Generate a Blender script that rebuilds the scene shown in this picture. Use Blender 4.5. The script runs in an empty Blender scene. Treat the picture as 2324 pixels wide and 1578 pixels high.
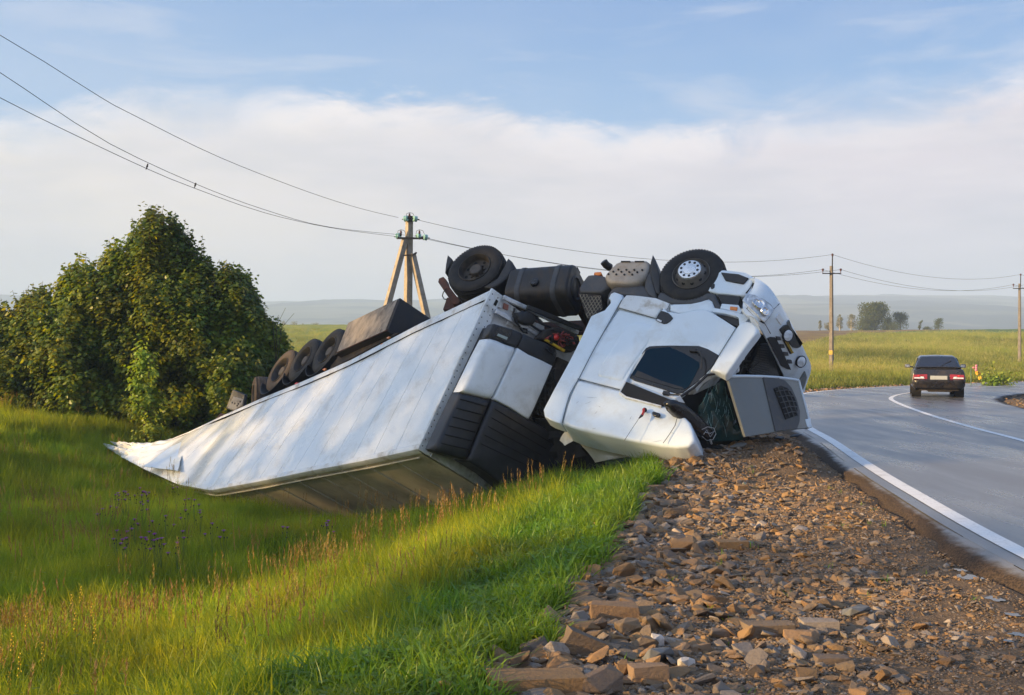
import bpy, bmesh, math, random
import numpy as np
from mathutils import Vector, Matrix, Quaternion, noise, geometry
from mathutils.bvhtree import BVHTree

random.seed(7); np.random.seed(7)
scn = bpy.context.scene
COL = scn.collection
PI = math.pi

# ------------------------------------------------------------------ camera
F, CX, CY, EYE = 2453.0, 1162.0, 789.0, 1.67      # focal length etc. of a 2324 x 1578 view
cam_d = bpy.data.cameras.new('camera'); cam = bpy.data.objects.new('camera', cam_d)
COL.objects.link(cam); scn.camera = cam
cam.location = (0, 0, EYE); cam.rotation_euler = (PI/2, 0, 0)
cam_d.sensor_width = 36; cam_d.lens = 36*F/2324
cam_d.clip_start = 0.1; cam_d.clip_end = 20000
CAMV = Vector((0, 0, EYE))

# ------------------------------------------------------------------ sun, sky, exposure
SUN_EL, SUN_AZ = math.radians(13.0), math.radians(16.0)     # light travels to +X, a little to +Y
sun_d = bpy.data.lights.new('sun', 'SUN'); sun = bpy.data.objects.new('sun', sun_d); COL.objects.link(sun)
sun_d.energy = 5.0; sun_d.angle = math.radians(0.6); sun_d.color = (1.0, 0.68, 0.31)
SUN_T = Vector((math.cos(SUN_AZ)*math.cos(SUN_EL), math.sin(SUN_AZ)*math.cos(SUN_EL), -math.sin(SUN_EL)))
sun.rotation_euler = SUN_T.to_track_quat('-Z', 'Y').to_euler()
sun.location = (-60, 0, 30)
vs = scn.view_settings
vs.view_transform = 'Standard'; vs.look = 'None'; vs.gamma = 1; vs.use_curve_mapping = False; vs.exposure = 1.45
scn.display_settings.display_device = 'sRGB'
cy = scn.cycles
cy.max_bounces = 6; cy.diffuse_bounces = 3; cy.glossy_bounces = 3; cy.transmission_bounces = 4
cy.volume_bounces = 2; cy.transparent_max_bounces = 8; cy.use_denoising = True
cy.caustics_reflective = False; cy.caustics_refractive = False
cy.sample_clamp_indirect = 6

class NT:
    """small helper for node trees"""
    def __init__(s, tree): s.t = tree; s.n = tree.nodes; s.l = tree.links
    def new(s, typ, **kw):
        nd = s.n.new(typ)
        for k, v in kw.items(): setattr(nd, k, v)
        return nd
    def put(s, sock, v):
        if v is None: return
        if hasattr(v, 'links') or isinstance(v, bpy.types.NodeSocket): s.l.new(v, sock)
        else:
            if isinstance(v, (tuple, list)) and len(v) == 3 and sock.type == 'RGBA': v = (*v, 1)
            sock.default_value = v
    def math(s, op, a, b=None, c=None, clamp=False):
        nd = s.new('ShaderNodeMath', operation=op, use_clamp=clamp)
        s.put(nd.inputs[0], a); s.put(nd.inputs[1], b); s.put(nd.inputs[2], c)
        return nd.outputs[0]
    def vmath(s, op, a, b=None):
        nd = s.new('ShaderNodeVectorMath', operation=op); s.put(nd.inputs[0], a); s.put(nd.inputs[1], b)
        return nd.outputs[0]
    def mix(s, fac, a, b, blend='MIX'):
        nd = s.new('ShaderNodeMix', data_type='RGBA', blend_type=blend)
        s.put(nd.inputs[0], fac); s.put(nd.inputs[6], a); s.put(nd.inputs[7], b)
        return nd.outputs[2]
    def rng(s, v, a, b, c=0.0, d=1.0, smooth=True):
        nd = s.new('ShaderNodeMapRange', interpolation_type='SMOOTHSTEP' if smooth else 'LINEAR')
        s.put(nd.inputs[0], v); s.put(nd.inputs[1], a); s.put(nd.inputs[2], b); s.put(nd.inputs[3], c); s.put(nd.inputs[4], d)
        return nd.outputs[0]
    def noise(s, vec, scale, detail=4, rough=0.55, dist=0.0, w=None):
        nd = s.new('ShaderNodeTexNoise')
        if vec is not None: s.l.new(vec, nd.inputs['Vector'])
        nd.inputs['Scale'].default_value = scale; nd.inputs['Detail'].default_value = detail
        nd.inputs['Roughness'].default_value = rough; nd.inputs['Distortion'].default_value = dist
        return nd.outputs[0]
    def map(s, vec, scale=(1,1,1), rot=(0,0,0), loc=(0,0,0)):
        nd = s.new('ShaderNodeMapping'); s.l.new(vec, nd.inputs[0])
        nd.inputs['Scale'].default_value = scale; nd.inputs['Rotation'].default_value = rot; nd.inputs['Location'].default_value = loc
        return nd.outputs[0]
    def ramp(s, fac, stops, interp='LINEAR'):
        nd = s.new('ShaderNodeValToRGB'); cr = nd.color_ramp; cr.interpolation = interp
        while len(cr.elements) < len(stops): cr.elements.new(0.5)
        for e, (p, c) in zip(cr.elements, stops):
            e.position = p; e.color = (*c, 1) if len(c) == 3 else c
        s.put(nd.inputs[0], fac); return nd.outputs[0]
    def attr(s, name):
        return s.new('ShaderNodeAttribute', attribute_name=name)

# world: Nishita sky with a bank of cloud along the horizon
world = bpy.data.worlds.new('World'); scn.world = world; world.use_nodes = True
W = NT(world.node_tree); W.n.clear()
SKYK = 0.10
tc = W.new('ShaderNodeTexCoord').outputs['Generated']
sky = W.new('ShaderNodeTexSky', sky_type='NISHITA'); sky.sun_disc = False
sky.sun_elevation = SUN_EL; sky.sun_rotation = math.atan2(-SUN_T.x, -SUN_T.y)
sky.air_density = 1.0; sky.dust_density = 0.6; sky.ozone_density = 2.0
sep = W.new('ShaderNodeSeparateXYZ'); W.l.new(tc, sep.inputs[0])
sx, sy, sz = sep.outputs
hor = W.math('SQRT', W.math('ADD', W.math('MULTIPLY', sx, sx), W.math('ADD', W.math('MULTIPLY', sy, sy), 1e-6)))
tanel = W.math('DIVIDE', sz, hor)
az = W.math('ARCTAN2', sx, sy)
# direction wrapped on a cylinder: azimuth, height
cyl = W.new('ShaderNodeCombineXYZ'); W.l.new(az, cyl.inputs[0]); W.l.new(tanel, cyl.inputs[1])
# top of the cloud bank by azimuth
fc = W.new('ShaderNodeFloatCurve'); cv = fc.mapping.curves[0]
def azu(u): return math.atan((u-CX)/F)
pts = [(-PI,.21),(-1.6,.19),(-.8,.20),(azu(0),.188),(azu(140),.198),(azu(300),.216),(azu(520),.221),(azu(800),.225),(azu(1010),.228),(azu(1150),.222),
       (azu(1290),.196),(azu(1420),.193),(azu(1600),.197),(azu(1780),.207),(azu(2000),.207),(azu(2160),.217),(azu(2324),.226),(.9,.20),(1.8,.22),(PI,.21)]
cvp = [((a+PI)/(2*PI), t*2) for a, t in pts]
while len(cv.points) < len(cvp): cv.points.new(0.5, 0.5)
for p, (a, b) in zip(cv.points, cvp): p.location = (a, b)
fc.mapping.update()
W.put(fc.inputs['Value'], W.rng(az, -PI, PI, 0, 1, smooth=False))
top = W.math('MULTIPLY', fc.outputs[0], 0.5)
n1 = W.noise(W.map(cyl.outputs[0], scale=(1, 2.2, 1), rot=(0, 0, -.25)), 8, 9, .66, .6)
n2 = W.noise(W.map(cyl.outputs[0], scale=(1, 4.0, 1), rot=(0, 0, -.35)), 24, 5, .6, .5)
pert = W.math('ADD', W.math('MULTIPLY', W.math('SUBTRACT', n1, .5), .085), W.math('MULTIPLY', W.math('SUBTRACT', n2, .5), .03))
dz = W.math('SUBTRACT', W.math('ADD', top, pert), tanel)
soft = W.rng(W.noise(W.map(cyl.outputs[0], loc=(3, 1, 0)), 5, 3), .35, .7, .012, .052)
cov = W.rng(W.math('DIVIDE', dz, soft), -0.9, 1.0, 0, 1)
# thin high cloud above the bank
ci = W.noise(W.map(cyl.outputs[0], scale=(1, 5.5, 1), rot=(0, 0, .12), loc=(1.3, .4, 0)), 4.2, 6, .55, .6)
cirr = W.rng(ci, .47, .72, 0, .60)
ci2 = W.rng(W.noise(W.map(cyl.outputs[0], scale=(1, 3, 1), loc=(.2, 2.2, 0)), 2.3, 3), .42, .70, 0, .26)
cirr = W.math('MAXIMUM', cirr, ci2)
def L(r, g, b): return tuple((c/255/12.92 if c/255 <= .04045 else ((c/255+.055)/1.055)**2.4)/SKYK*.40 for c in (r, g, b))
blue_hi = L(84, 138, 206); blue_lo = L(124, 174, 224)
blue = W.mix(W.rng(tanel, .17, .36, 0, 1, False), blue_lo, blue_hi)
# higher up (out of frame) the clear sky goes on deeper blue
blue = W.mix(W.rng(tanel, .4, 1.6), blue, L(90, 138, 202))
left = W.rng(az, -.45, .35, 1, 0)
front = W.rng(W.math('ABSOLUTE', W.math('SUBTRACT', az, W.math('ADD', -1.68, 0))), .2, 1.5, 1, 0)   # towards the sun
blue = W.mix(W.math('MULTIPLY', left, .34), blue, L(168, 198, 232))
skyc = W.mix(.12, blue, W.mix(1, sky.outputs[0], (.9, .9, .95), 'MULTIPLY'))
skyc = W.mix(cirr, skyc, L(196, 206, 228))
bank = W.ramp(W.rng(tanel, 0, .25, 0, 1, False), [(0, L(208, 210, 224)), (.22, L(214, 211, 222)), (.5, L(216, 209, 219)), (.8, L(230, 219, 226)), (1, L(242, 233, 236))])
warm = W.ramp(W.rng(tanel, 0, .25, 0, 1, False), [(0, L(226, 220, 214)), (.25, L(232, 222, 214)), (.6, L(241, 230, 222)), (1, L(248, 242, 240))])
bank = W.mix(left, bank, warm)
bank = W.mix(W.math('MULTIPLY', front, .55), bank, L(255, 236, 206))
bn = W.noise(W.map(cyl.outputs[0], scale=(1, 3.5, 1), rot=(0, 0, -.12), loc=(.7, .3, 0)), 5, 5, .55, .3)
bank = W.mix(W.rng(bn, .34, .66, 0, .75), bank, W.mix(.75, bank, L(194, 196, 210)))
bn2 = W.noise(W.map(cyl.outputs[0], scale=(1, 5, 1), rot=(0, 0, -.2), loc=(2.7, 1.3, 0)), 12, 6, .6, .4)
bank = W.mix(W.math('MULTIPLY', W.rng(bn2, .4, .7, 0, .5), W.rng(tanel, .03, .14)), bank, L(236, 228, 232))
edge = W.math('MULTIPLY', W.rng(dz, .0, .05, 1, 0), W.rng(n1, .4, .6, 0, .8))
bank = W.mix(edge, bank, L(249, 242, 244))
skyc = W.mix(cov, skyc, bank)
skyc = W.mix(W.rng(tanel, -.04, -.004, 1, 0), skyc, L(150, 158, 150))
# broad hazy glow round the low sun, out of the frame on the left
dsun = W.new('ShaderNodeVectorMath', operation='DOT_PRODUCT'); W.l.new(tc, dsun.inputs[0]); dsun.inputs[1].default_value = -SUN_T
glow = W.math('POWER', W.math('MAXIMUM', dsun.outputs['Value'], 0), 3.0)
skyc = W.mix(W.math('MULTIPLY', glow, W.rng(tanel, -.02, .02)), skyc, (3.4, 3.2, 2.8), 'ADD')
bg = W.new('ShaderNodeBackground'); W.l.new(skyc, bg.inputs[0]); bg.inputs[1].default_value = SKYK
wo = W.new('ShaderNodeOutputWorld'); W.l.new(bg.outputs[0], wo.inputs[0])

# ------------------------------------------------------------------ helpers
def tag(o, label=None, cat=None, group=None, kind=None):
    if label: o['label'] = label
    if cat: o['category'] = cat
    if group: o['group'] = group
    if kind: o['kind'] = kind
    return o

def thing(name, loc, label, cat, group=None):
    o = bpy.data.objects.new(name, None); COL.objects.link(o); o.location = loc
    o.empty_display_size = .2
    return tag(o, label, cat, group)

def U(u, v, Y):
    return Vector(((u-CX)/F*Y, Y, EYE-(v-CY)/F*Y))
def ray(u, v): return Vector(((u-CX)/F, 1.0, -(v-CY)/F))
def onp(u, v, P0, n, off=0.0):
    d = ray(u, v); t = (off - n.dot(CAMV-P0)) / n.dot(d)
    return CAMV + d*t
def pix(p):
    return (CX + p[0]/p[1]*F, CY - (p[2]-EYE)/p[1]*F)

def link(name, me, mat=None, parent=None, kind=None):
    o = bpy.data.objects.new(name, me); COL.objects.link(o)
    if mat is not None:
        for m in (mat if isinstance(mat, (list, tuple)) else [mat]): me.materials.append(m)
    if parent is not None: o.parent = parent
    if kind: o['kind'] = kind
    return o

def worldloc(o):
    p = Vector((0, 0, 0))
    while o is not None:
        p += o.location; o = o.parent
    return p

class MB:
    """collects shapes in world space; build() makes ONE mesh object relative to its parent"""
    def __init__(s): s.v = []; s.f = []; s.m = []
    def add(s, vs, fs, mi=0):
        b = len(s.v); s.v += [Vector(p) for p in vs]
        s.f += [tuple(b+i for i in f) for f in fs]; s.m += [mi]*len(fs)
        return s
    def box(s, c, ax, size, mi=0):
        c = Vector(c); x, y, z = [Vector(a).normalized()*h/2 for a, h in zip(ax, size)]
        vs = [c+x*i+y*j+z*k for i in (-1, 1) for j in (-1, 1) for k in (-1, 1)]
        return s.add(vs, [(0,1,3,2),(4,6,7,5),(0,4,5,1),(2,3,7,6),(0,2,6,4),(1,5,7,3)], mi)
    def prism(s, pts, vec, mi=0):
        pts = [Vector(p) for p in pts]; vec = Vector(vec); n = len(pts)
        vs = pts + [p+vec for p in pts]
        fs = [tuple(range(n)), tuple(reversed(range(n, 2*n)))] + [(i, i+n, (i+1) % n+n, (i+1) % n) for i in range(n)]
        return s.add(vs, fs, mi)
    def tube(s, path, r, seg=8, mi=0, cap=True):
        path = [Vector(p) for p in path]; n = len(path)
        rs = r if isinstance(r, (list, tuple)) else [r]*n
        vs = []; up = None
        for i, p in enumerate(path):
            t = (path[min(i+1, n-1)]-path[max(i-1, 0)])
            t = t.normalized() if t.length > 1e-9 else Vector((0, 0, 1))
            if up is None: up = t.orthogonal().normalized()
            up = (up - t*up.dot(t)); up = up.normalized() if up.length > 1e-6 else t.orthogonal().normalized()
            b = t.cross(up)
            vs += [p+(up*math.cos(a)+b*math.sin(a))*rs[i] for a in [2*PI*k/seg for k in range(seg)]]
        fs = [(i*seg+k, i*seg+(k+1) % seg, (i+1)*seg+(k+1) % seg, (i+1)*seg+k) for i in range(n-1) for k in range(seg)]
        if cap: fs += [tuple(reversed(range(seg))), tuple((n-1)*seg+k for k in range(seg))]
        return s.add(vs, fs, mi)
    def lathe(s, o, axis, prof, seg=40, mi=0):
        """prof: list of (axial, radius)"""
        o = Vector(o); axis = Vector(axis).normalized(); u = axis.orthogonal().normalized(); w = axis.cross(u)
        n = len(prof); vs = []
        for a, r in prof:
            vs += [o+axis*a+(u*math.cos(t)+w*math.sin(t))*r for t in [2*PI*k/seg for k in range(seg)]]
        fs = [(i*seg+k, i*seg+(k+1) % seg, (i+1)*seg+(k+1) % seg, (i+1)*seg+k) for i in range(n-1) for k in range(seg)]
        return s.add(vs, fs, mi)
    def grid(s, rows, mi=0, close=False):
        nr, nc = len(rows), len(rows[0])
        fs = []
        for i in range(nr-1):
            for j in range(nc if close else nc-1):
                fs.append((i*nc+j, i*nc+(j+1) % nc, (i+1)*nc+(j+1) % nc, (i+1)*nc+j))
        return s.add([p for r in rows for p in r], fs, mi)
    def sheet(s, rows, thick, mi=0, face=None):
        """a grid with thickness behind it (face: the side that shows)"""
        nr, nc = len(rows), len(rows[0])
        R = [[Vector(p) for p in r] for r in rows]; B = []
        if face is not None:
            i, j = max(1, nr//2), max(1, nc//2)
            if (R[i][j]-R[i-1][j]).cross(R[i][j]-R[i][j-1]).dot(Vector(face)) < 0: thick = -thick
        for i in range(nr):
            row = []
            for j in range(nc):
                a = R[min(i+1, nr-1)][j]-R[max(i-1, 0)][j]; b = R[i][min(j+1, nc-1)]-R[i][max(j-1, 0)]
                nn = a.cross(b); nn = nn.normalized() if nn.length > 1e-9 else Vector((0, 0, 1))
                row.append(R[i][j]-nn*thick)
            B.append(row)
        s.grid(R, mi); s.grid([list(reversed(r)) for r in B], mi)
        def strip(a, b):
            n = len(a); s.add(list(a)+list(b), [(k, k+1, n+k+1, n+k) for k in range(n-1)], mi)
        strip(R[0], B[0]); strip(R[-1], B[-1]); strip([r[0] for r in R], [r[0] for r in B]); strip([r[-1] for r in R], [r[-1] for r in B])
        return s
    def ball(s, c, r, ax=None, seg=12, rings=8, mi=0):
        c = Vector(c); ax = ax or (Vector((1,0,0)), Vector((0,1,0)), Vector((0,0,1)))
        rr = r if isinstance(r, (list, tuple)) else (r, r, r)
        rows = [[c+ax[0]*(rr[0]*math.sin(t)*math.cos(p))+ax[1]*(rr[1]*math.sin(t)*math.sin(p))+ax[2]*(rr[2]*math.cos(t))
                 for p in [2*PI*k/seg for k in range(seg)]] for t in [max(PI*i/rings, .02) if i < rings else PI-.02 for i in range(rings+1)]]
        return s.grid(rows, mi, close=True)
    def build(s, name, mat, parent=None, bevel=0, seg=2, smooth=35, kind=None, recalc=True):
        o0 = worldloc(parent) if parent else Vector((0, 0, 0))
        me = bpy.data.meshes.new(name)
        me.from_pydata([p-o0 for p in s.v], [], s.f)
        if len(set(s.m)) > 1: me.polygons.foreach_set('material_index', s.m)
        if recalc:
            bm = bmesh.new(); bm.from_mesh(me); bmesh.ops.remove_doubles(bm, verts=bm.verts, dist=1e-5)
            bmesh.ops.recalc_face_normals(bm, faces=bm.faces); bm.to_mesh(me); bm.free()
        if smooth:
            me.polygons.foreach_set('use_smooth', [True]*len(me.polygons))
            me.set_sharp_from_angle(angle=math.radians(smooth))
        o = link(name, me, mat, parent, kind)
        if bevel:
            md = o.modifiers.new('edge', 'BEVEL'); md.width = bevel; md.segments = seg; md.limit_method = 'ANGLE'; md.angle_limit = math.radians(30)
            md.use_clamp_overlap = True
        return o

def pillow(name, P3, n, mat, parent, thick=.05, R=.03, bulge=0.0, step=.05, dent=0.0, dscale=1.5, wide=.5, seed=0, mi=0, kind=None):
    """a panel with the outline P3 (points on a plane of normal n), rounded edges and a slight bulge, with a rim of depth thick"""
    n = n.normalized(); P3 = [Vector(p) for p in P3]; c = sum(P3, Vector())/len(P3)
    ex = n.orthogonal().normalized(); ey = n.cross(ex)
    poly = [((p-c).dot(ex), (p-c).dot(ey)) for p in P3]
    area = sum(poly[i][0]*poly[(i+1) % len(poly)][1]-poly[(i+1) % len(poly)][0]*poly[i][1] for i in range(len(poly)))/2
    if area < 0: poly.reverse()
    B = []
    for i in range(len(poly)):
        a, b = np.array(poly[i]), np.array(poly[(i+1) % len(poly)])
        k = max(1, int(np.linalg.norm(b-a)/step))
        B += [a+(b-a)*j/k for j in range(k)]
    B = np.array(B); nb = len(B); A, Bn = B, np.roll(B, -1, 0)
    def dist(p):
        ab = Bn-A; t = np.clip(((p-A)*ab).sum(1)/np.maximum((ab*ab).sum(1), 1e-12), 0, 1)
        return np.linalg.norm(A+ab*t[:, None]-p, axis=1).min()
    def inside(p):
        y0, y1 = A[:, 1], Bn[:, 1]; cr = (y0 > p[1]) != (y1 > p[1])
        xx = A[:, 0]+(p[1]-y0)/np.where(np.abs(y1-y0) < 1e-12, 1e-12, y1-y0)*(Bn[:, 0]-A[:, 0])
        return (cr & (xx > p[0])).sum() % 2 == 1
    pts = list(B); ds = [0.0]*nb
    # rings following the outline
    for rd in (R*.12, R*.4, R):
        if rd <= 0: continue
        tg = np.roll(B, -1, 0)-np.roll(B, 1, 0); nr = np.stack([-tg[:, 1], tg[:, 0]], 1); nr /= np.maximum(np.linalg.norm(nr, axis=1), 1e-9)[:, None]
        for q in B+nr*rd:
            if inside(q):
                d = dist(q)
                if d > rd*.9: pts.append(q); ds.append(d)
    lo, hi = B.min(0), B.max(0)
    for x in np.arange(lo[0]+step/2, hi[0], step):
        for y in np.arange(lo[1]+step/2, hi[1], step):
            q = np.array((x, y))
            if inside(q):
                d = dist(q)
                if d > R*1.25+step*.3: pts.append(q); ds.append(d)
    cv_, ce_, cf_, ov, oe, of = geometry.delaunay_2d_cdt([Vector((p[0], p[1])) for p in pts], [(i, (i+1) % nb) for i in range(nb)], [], 1, 1e-6)
    oidx = [l[0] if l else None for l in ov]
    out = []
    for i, p in enumerate(cv_):
        d = ds[oidx[i]] if oidx[i] is not None else dist(np.array(p))
        h = 0.0
        if d < R: h = -(R-math.sqrt(max(0, R*R-(R-d)**2)))
        h += bulge*(1-math.exp(-d/wide))
        q = c+ex*p[0]+ey*p[1]
        if dent and d > 1e-6: h += dent*noise.noise(q*dscale+Vector((seed, 0, 0)))*min(1, d/.12)
        out.append(q+n*h)
    mb = MB(); mb.add(out, cf_, mi)
    # rim
    rim = [i for i in range(len(out)) if oidx[i] is not None and oidx[i] < nb]
    rim.sort(key=lambda i: oidx[i])
    front = [out[i] for i in rim]; back = [p-n*(thick) for p in front]; k = len(front)
    mb.add(front+back, [(i, (i+1) % k, (i+1) % k+k, i+k) for i in range(k)], mi)
    mb.add(back, [tuple(reversed(range(k)))], mi)
    return mb.build(name, mat, parent, smooth=50, kind=kind)

# ------------------------------------------------------------------ materials
MATS = {}
def mat(name, col, rough=.6, metal=0.0, var=.15, scale=6, bump=0.0, bscale=60, spec=.5, coat=0.0, dirt=None, stretch=(1,1,1), rv=.1, emit=None):
    """painted/metal/rubber surface: base colour with soft variation, roughness variation, optional dirt (colour, amount, scale)"""
    if name in MATS: return MATS[name]
    m = bpy.data.materials.new(name); m.use_nodes = True; T = NT(m.node_tree); p = T.n['Principled BSDF']
    tc = T.new('ShaderNodeTexCoord').outputs['Object']; vec = T.map(tc, scale=stretch)
    n = T.noise(vec, scale, 5, .6)
    c = T.mix(T.rng(n, .3, .7, 0, 1), tuple(x*(1-var) for x in col), tuple(min(1, x*(1+var)) for x in col))
    r = T.rng(n, .3, .7, max(.02, rough-rv), min(1, rough+rv))
    if dirt:
        dc, da, dsz = dirt
        dn = T.noise(T.map(tc, scale=stretch, loc=(4, 2, 1)), dsz, 7, .68, .3)
        df = T.math('MULTIPLY', T.rng(dn, .46, .72, 0, 1), da)
        c = T.mix(df, c, dc); r = T.mix(df, r, (.85, .85, .85))
    T.put(p.inputs['Base Color'], c); T.put(p.inputs['Roughness'], r); p.inputs['Metallic'].default_value = metal
    p.inputs['Specular IOR Level'].default_value = spec; p.inputs['Coat Weight'].default_value = coat; p.inputs['Coat Roughness'].default_value = .08
    if bump:
        b = T.new('ShaderNodeBump'); b.inputs['Strength'].default_value = bump; b.inputs['Distance'].default_value = .01
        T.l.new(T.noise(vec, bscale, 5, .6), b.inputs['Height']); T.l.new(b.outputs[0], p.inputs['Normal'])
    if emit:
        p.inputs['Emission Color'].default_value = (*emit[0], 1); p.inputs['Emission Strength'].default_value = emit[1]
    MATS[name] = m; return m

def leafmat(name, col, col2, trans=.45, rough=.55, per='attr', hue=.06, big=.6):
    if name in MATS: return MATS[name]
    m = bpy.data.materials.new(name); m.use_nodes = True; T = NT(m.node_tree); p = T.n['Principled BSDF']
    out = T.n['Material Output']
    if per == 'attr': r = T.attr('rnd').outputs['Fac']
    else: r = T.new('ShaderNodeObjectInfo').outputs['Random']
    if per == 'both':
        r = T.math('MULTIPLY_ADD', T.attr('rnd').outputs['Fac'], .5, T.math('MULTIPLY', r, .5))
    c = T.mix(r, col, col2)
    pos = T.new('ShaderNodeNewGeometry').outputs['Position']
    big = T.noise(T.map(pos, scale=(1, .5, 1)) if big < .5 else pos, big, 4, .6)
    hs = T.new('ShaderNodeHueSaturation'); T.l.new(c, hs.inputs['Color'])
    T.put(hs.inputs['Value'], T.rng(big, .3, .7, .70, 1.32)); T.put(hs.inputs['Hue'], T.rng(T.noise(pos, .9, 2), .3, .7, .5-hue*.35, .5+hue*.25))
    T.l.new(hs.outputs[0], p.inputs['Base Color']); p.inputs['Roughness'].default_value = rough
    p.inputs['Specular IOR Level'].default_value = .35
    tr = T.new('ShaderNodeBsdfTranslucent')
    tcol = T.mix(1, hs.outputs[0], (1.7, 1.35, .5), 'MULTIPLY'); T.l.new(tcol, tr.inputs[0])
    ms = T.new('ShaderNodeMixShader'); ms.inputs[0].default_value = trans
    T.l.new(p.outputs[0], ms.inputs[1]); T.l.new(tr.outputs[0], ms.inputs[2]); T.l.new(ms.outputs[0], out.inputs[0])
    MATS[name] = m; return m

def scatter(name, pos, rot, scl, kind, protos, label=None, cat=None, parent=None):
    """geometry-node instances of the prototype meshes on points: one object for what nobody could count"""
    me = bpy.data.meshes.new(name); n = len(pos)
    me.vertices.add(n); me.vertices.foreach_set('co', np.asarray(pos, dtype=np.float32).ravel())
    a = me.attributes.new('rot', 'FLOAT_VECTOR', 'POINT'); a.data.foreach_set('vector', np.asarray(rot, dtype=np.float32).ravel())
    a = me.attributes.new('scl', 'FLOAT_VECTOR', 'POINT'); a.data.foreach_set('vector', np.asarray(scl, dtype=np.float32).ravel())
    a = me.attributes.new('pick', 'INT', 'POINT'); a.data.foreach_set('value', np.asarray(kind, dtype=np.int32))
    o = link(name, me, None, parent, 'stuff'); tag(o, label, cat)
    pc = bpy.data.collections.new(name+'_sources')
    for i, (pm, mats) in enumerate(protos):
        q = bpy.data.objects.new('%s_source_%02d' % (name, i), pm)
        if not pm.materials:
            for mm in mats: pm.materials.append(mm)
        pc.objects.link(q)
    g = bpy.data.node_groups.new(name+'_scatter', 'GeometryNodeTree')
    g.interface.new_socket('Geometry', in_out='INPUT', socket_type='NodeSocketGeometry')
    g.interface.new_socket('Geometry', in_out='OUTPUT', socket_type='NodeSocketGeometry')
    N = g.nodes; Lk = g.links
    gi = N.new('NodeGroupInput'); go = N.new('NodeGroupOutput')
    ip = N.new('GeometryNodeInstanceOnPoints'); ci = N.new('GeometryNodeCollectionInfo')
    ci.inputs[0].default_value = pc; ci.inputs['Separate Children'].default_value = True; ci.inputs['Reset Children'].default_value = True
    def na(nm, dt):
        x = N.new('GeometryNodeInputNamedAttribute'); x.data_type = dt; x.inputs[0].default_value = nm
        return next(s for s in x.outputs if s.name == 'Attribute' and s.enabled)
    e2r = N.new('FunctionNodeEulerToRotation'); Lk.new(na('rot', 'FLOAT_VECTOR'), e2r.inputs[0])
    Lk.new(gi.outputs[0], ip.inputs['Points']); Lk.new(ci.outputs[0], ip.inputs['Instance'])
    ip.inputs['Pick Instance'].default_value = True
    Lk.new(na('pick', 'INT'), ip.inputs['Instance Index']); Lk.new(e2r.outputs[0], ip.inputs['Rotation']); Lk.new(na('scl', 'FLOAT_VECTOR'), ip.inputs['Scale'])
    Lk.new(ip.outputs[0], go.inputs[0])
    md = o.modifiers.new('scatter', 'NODES'); md.node_group = g
    return o

def catmull(P, step):
    P = [np.array(p, float) for p in P]; out = []
    P = [2*P[0]-P[1]]+P+[2*P[-1]-P[-2]]
    for i in range(1, len(P)-2):
        a, b, c, d = P[i-1], P[i], P[i+1], P[i+2]; k = max(2, int(np.linalg.norm(c-b)/step))
        for j in range(k):
            t = j/k
            out.append(.5*((2*b)+(-a+c)*t+(2*a-5*b+4*c-d)*t*t+(-a+3*b-3*c+d)*t**3))
    out.append(P[-2]); return np.array(out)

def rgb(r, g, b): return tuple(c/255/12.92 if c/255 <= .04045 else ((c/255+.055)/1.055)**2.4 for c in (r, g, b))
# ------------------------------------------------------------------ road axis and terrain height
CEN = catmull([(6.0,-60),(6.3,-20),(6.6,-5),(6.95,2),(7.35,8),(7.85,12),(8.3,15),(8.97,19),(9.4,22),(10.15,26.3),(11.35,31.8),(12.35,35.2),(13.9,38.3),(16.0,41.2),(18.6,43.8),(24,48.0),(33,53.5),(48,61.5),(80,77),(140,104),(230,140)], 0.5)
_t = np.gradient(CEN, axis=0); _t /= np.linalg.norm(_t, axis=1)[:, None]
NRM = np.stack([-_t[:, 1], _t[:, 0]], 1)            # to the left of travel
LINE_L, ASPH_L, ASPH_R = 3.27, 3.64, -3.2
GO_Y = [-60, 4.6, 5.3, 5.9, 9, 11.3, 15, 18, 30, 37, 42, 200]; GO_V = [8.5, 8.0, 7.4, 6.95, 6.65, 6.4, 6.32, 6.35, 6.1, 4.9, 4.5, 4.5]

def road_coords(X, Y):
    """signed distance from the road axis (left positive) and the Y of the nearest axis point"""
    X = np.asarray(X, float).ravel(); Y = np.asarray(Y, float).ravel()
    C = CEN[::2]; Nn = NRM[::2]; d = np.empty_like(X); st = np.empty_like(X)
    for a in range(0, len(X), 20000):
        x = X[a:a+20000, None]-C[None, :, 0]; y = Y[a:a+20000, None]-C[None, :, 1]
        i = (x*x+y*y).argmin(1); r = np.arange(len(i))
        sd = x[r, i]*Nn[i, 0]+y[r, i]*Nn[i, 1]
        dist = np.sqrt(x[r, i]**2+y[r, i]**2)
        d[a:a+20000] = np.where(dist < 3, sd, np.sign(sd)*dist); st[a:a+20000] = C[i, 1]
    return d, st

def sstep(x, a, b):
    t = np.clip((x-a)/(b-a), 0, 1); return t*t*(3-2*t)

def vnoise(X, Y, s, seed=0):
    """cheap smooth value noise"""
    x = np.asarray(X)/s+seed*17.3; y = np.asarray(Y)/s+seed*9.1
    xi = np.floor(x); yi = np.floor(y); fx = x-xi; fy = y-yi; fx = fx*fx*(3-2*fx); fy = fy*fy*(3-2*fy)
    def h(a, b):
        q = np.sin(a*127.1+b*311.7+seed*74.7)*43758.5453; return q-np.floor(q)
    return (h(xi, yi)*(1-fx)+h(xi+1, yi)*fx)*(1-fy)+(h(xi, yi+1)*(1-fx)+h(xi+1, yi+1)*fx)*fy

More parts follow.
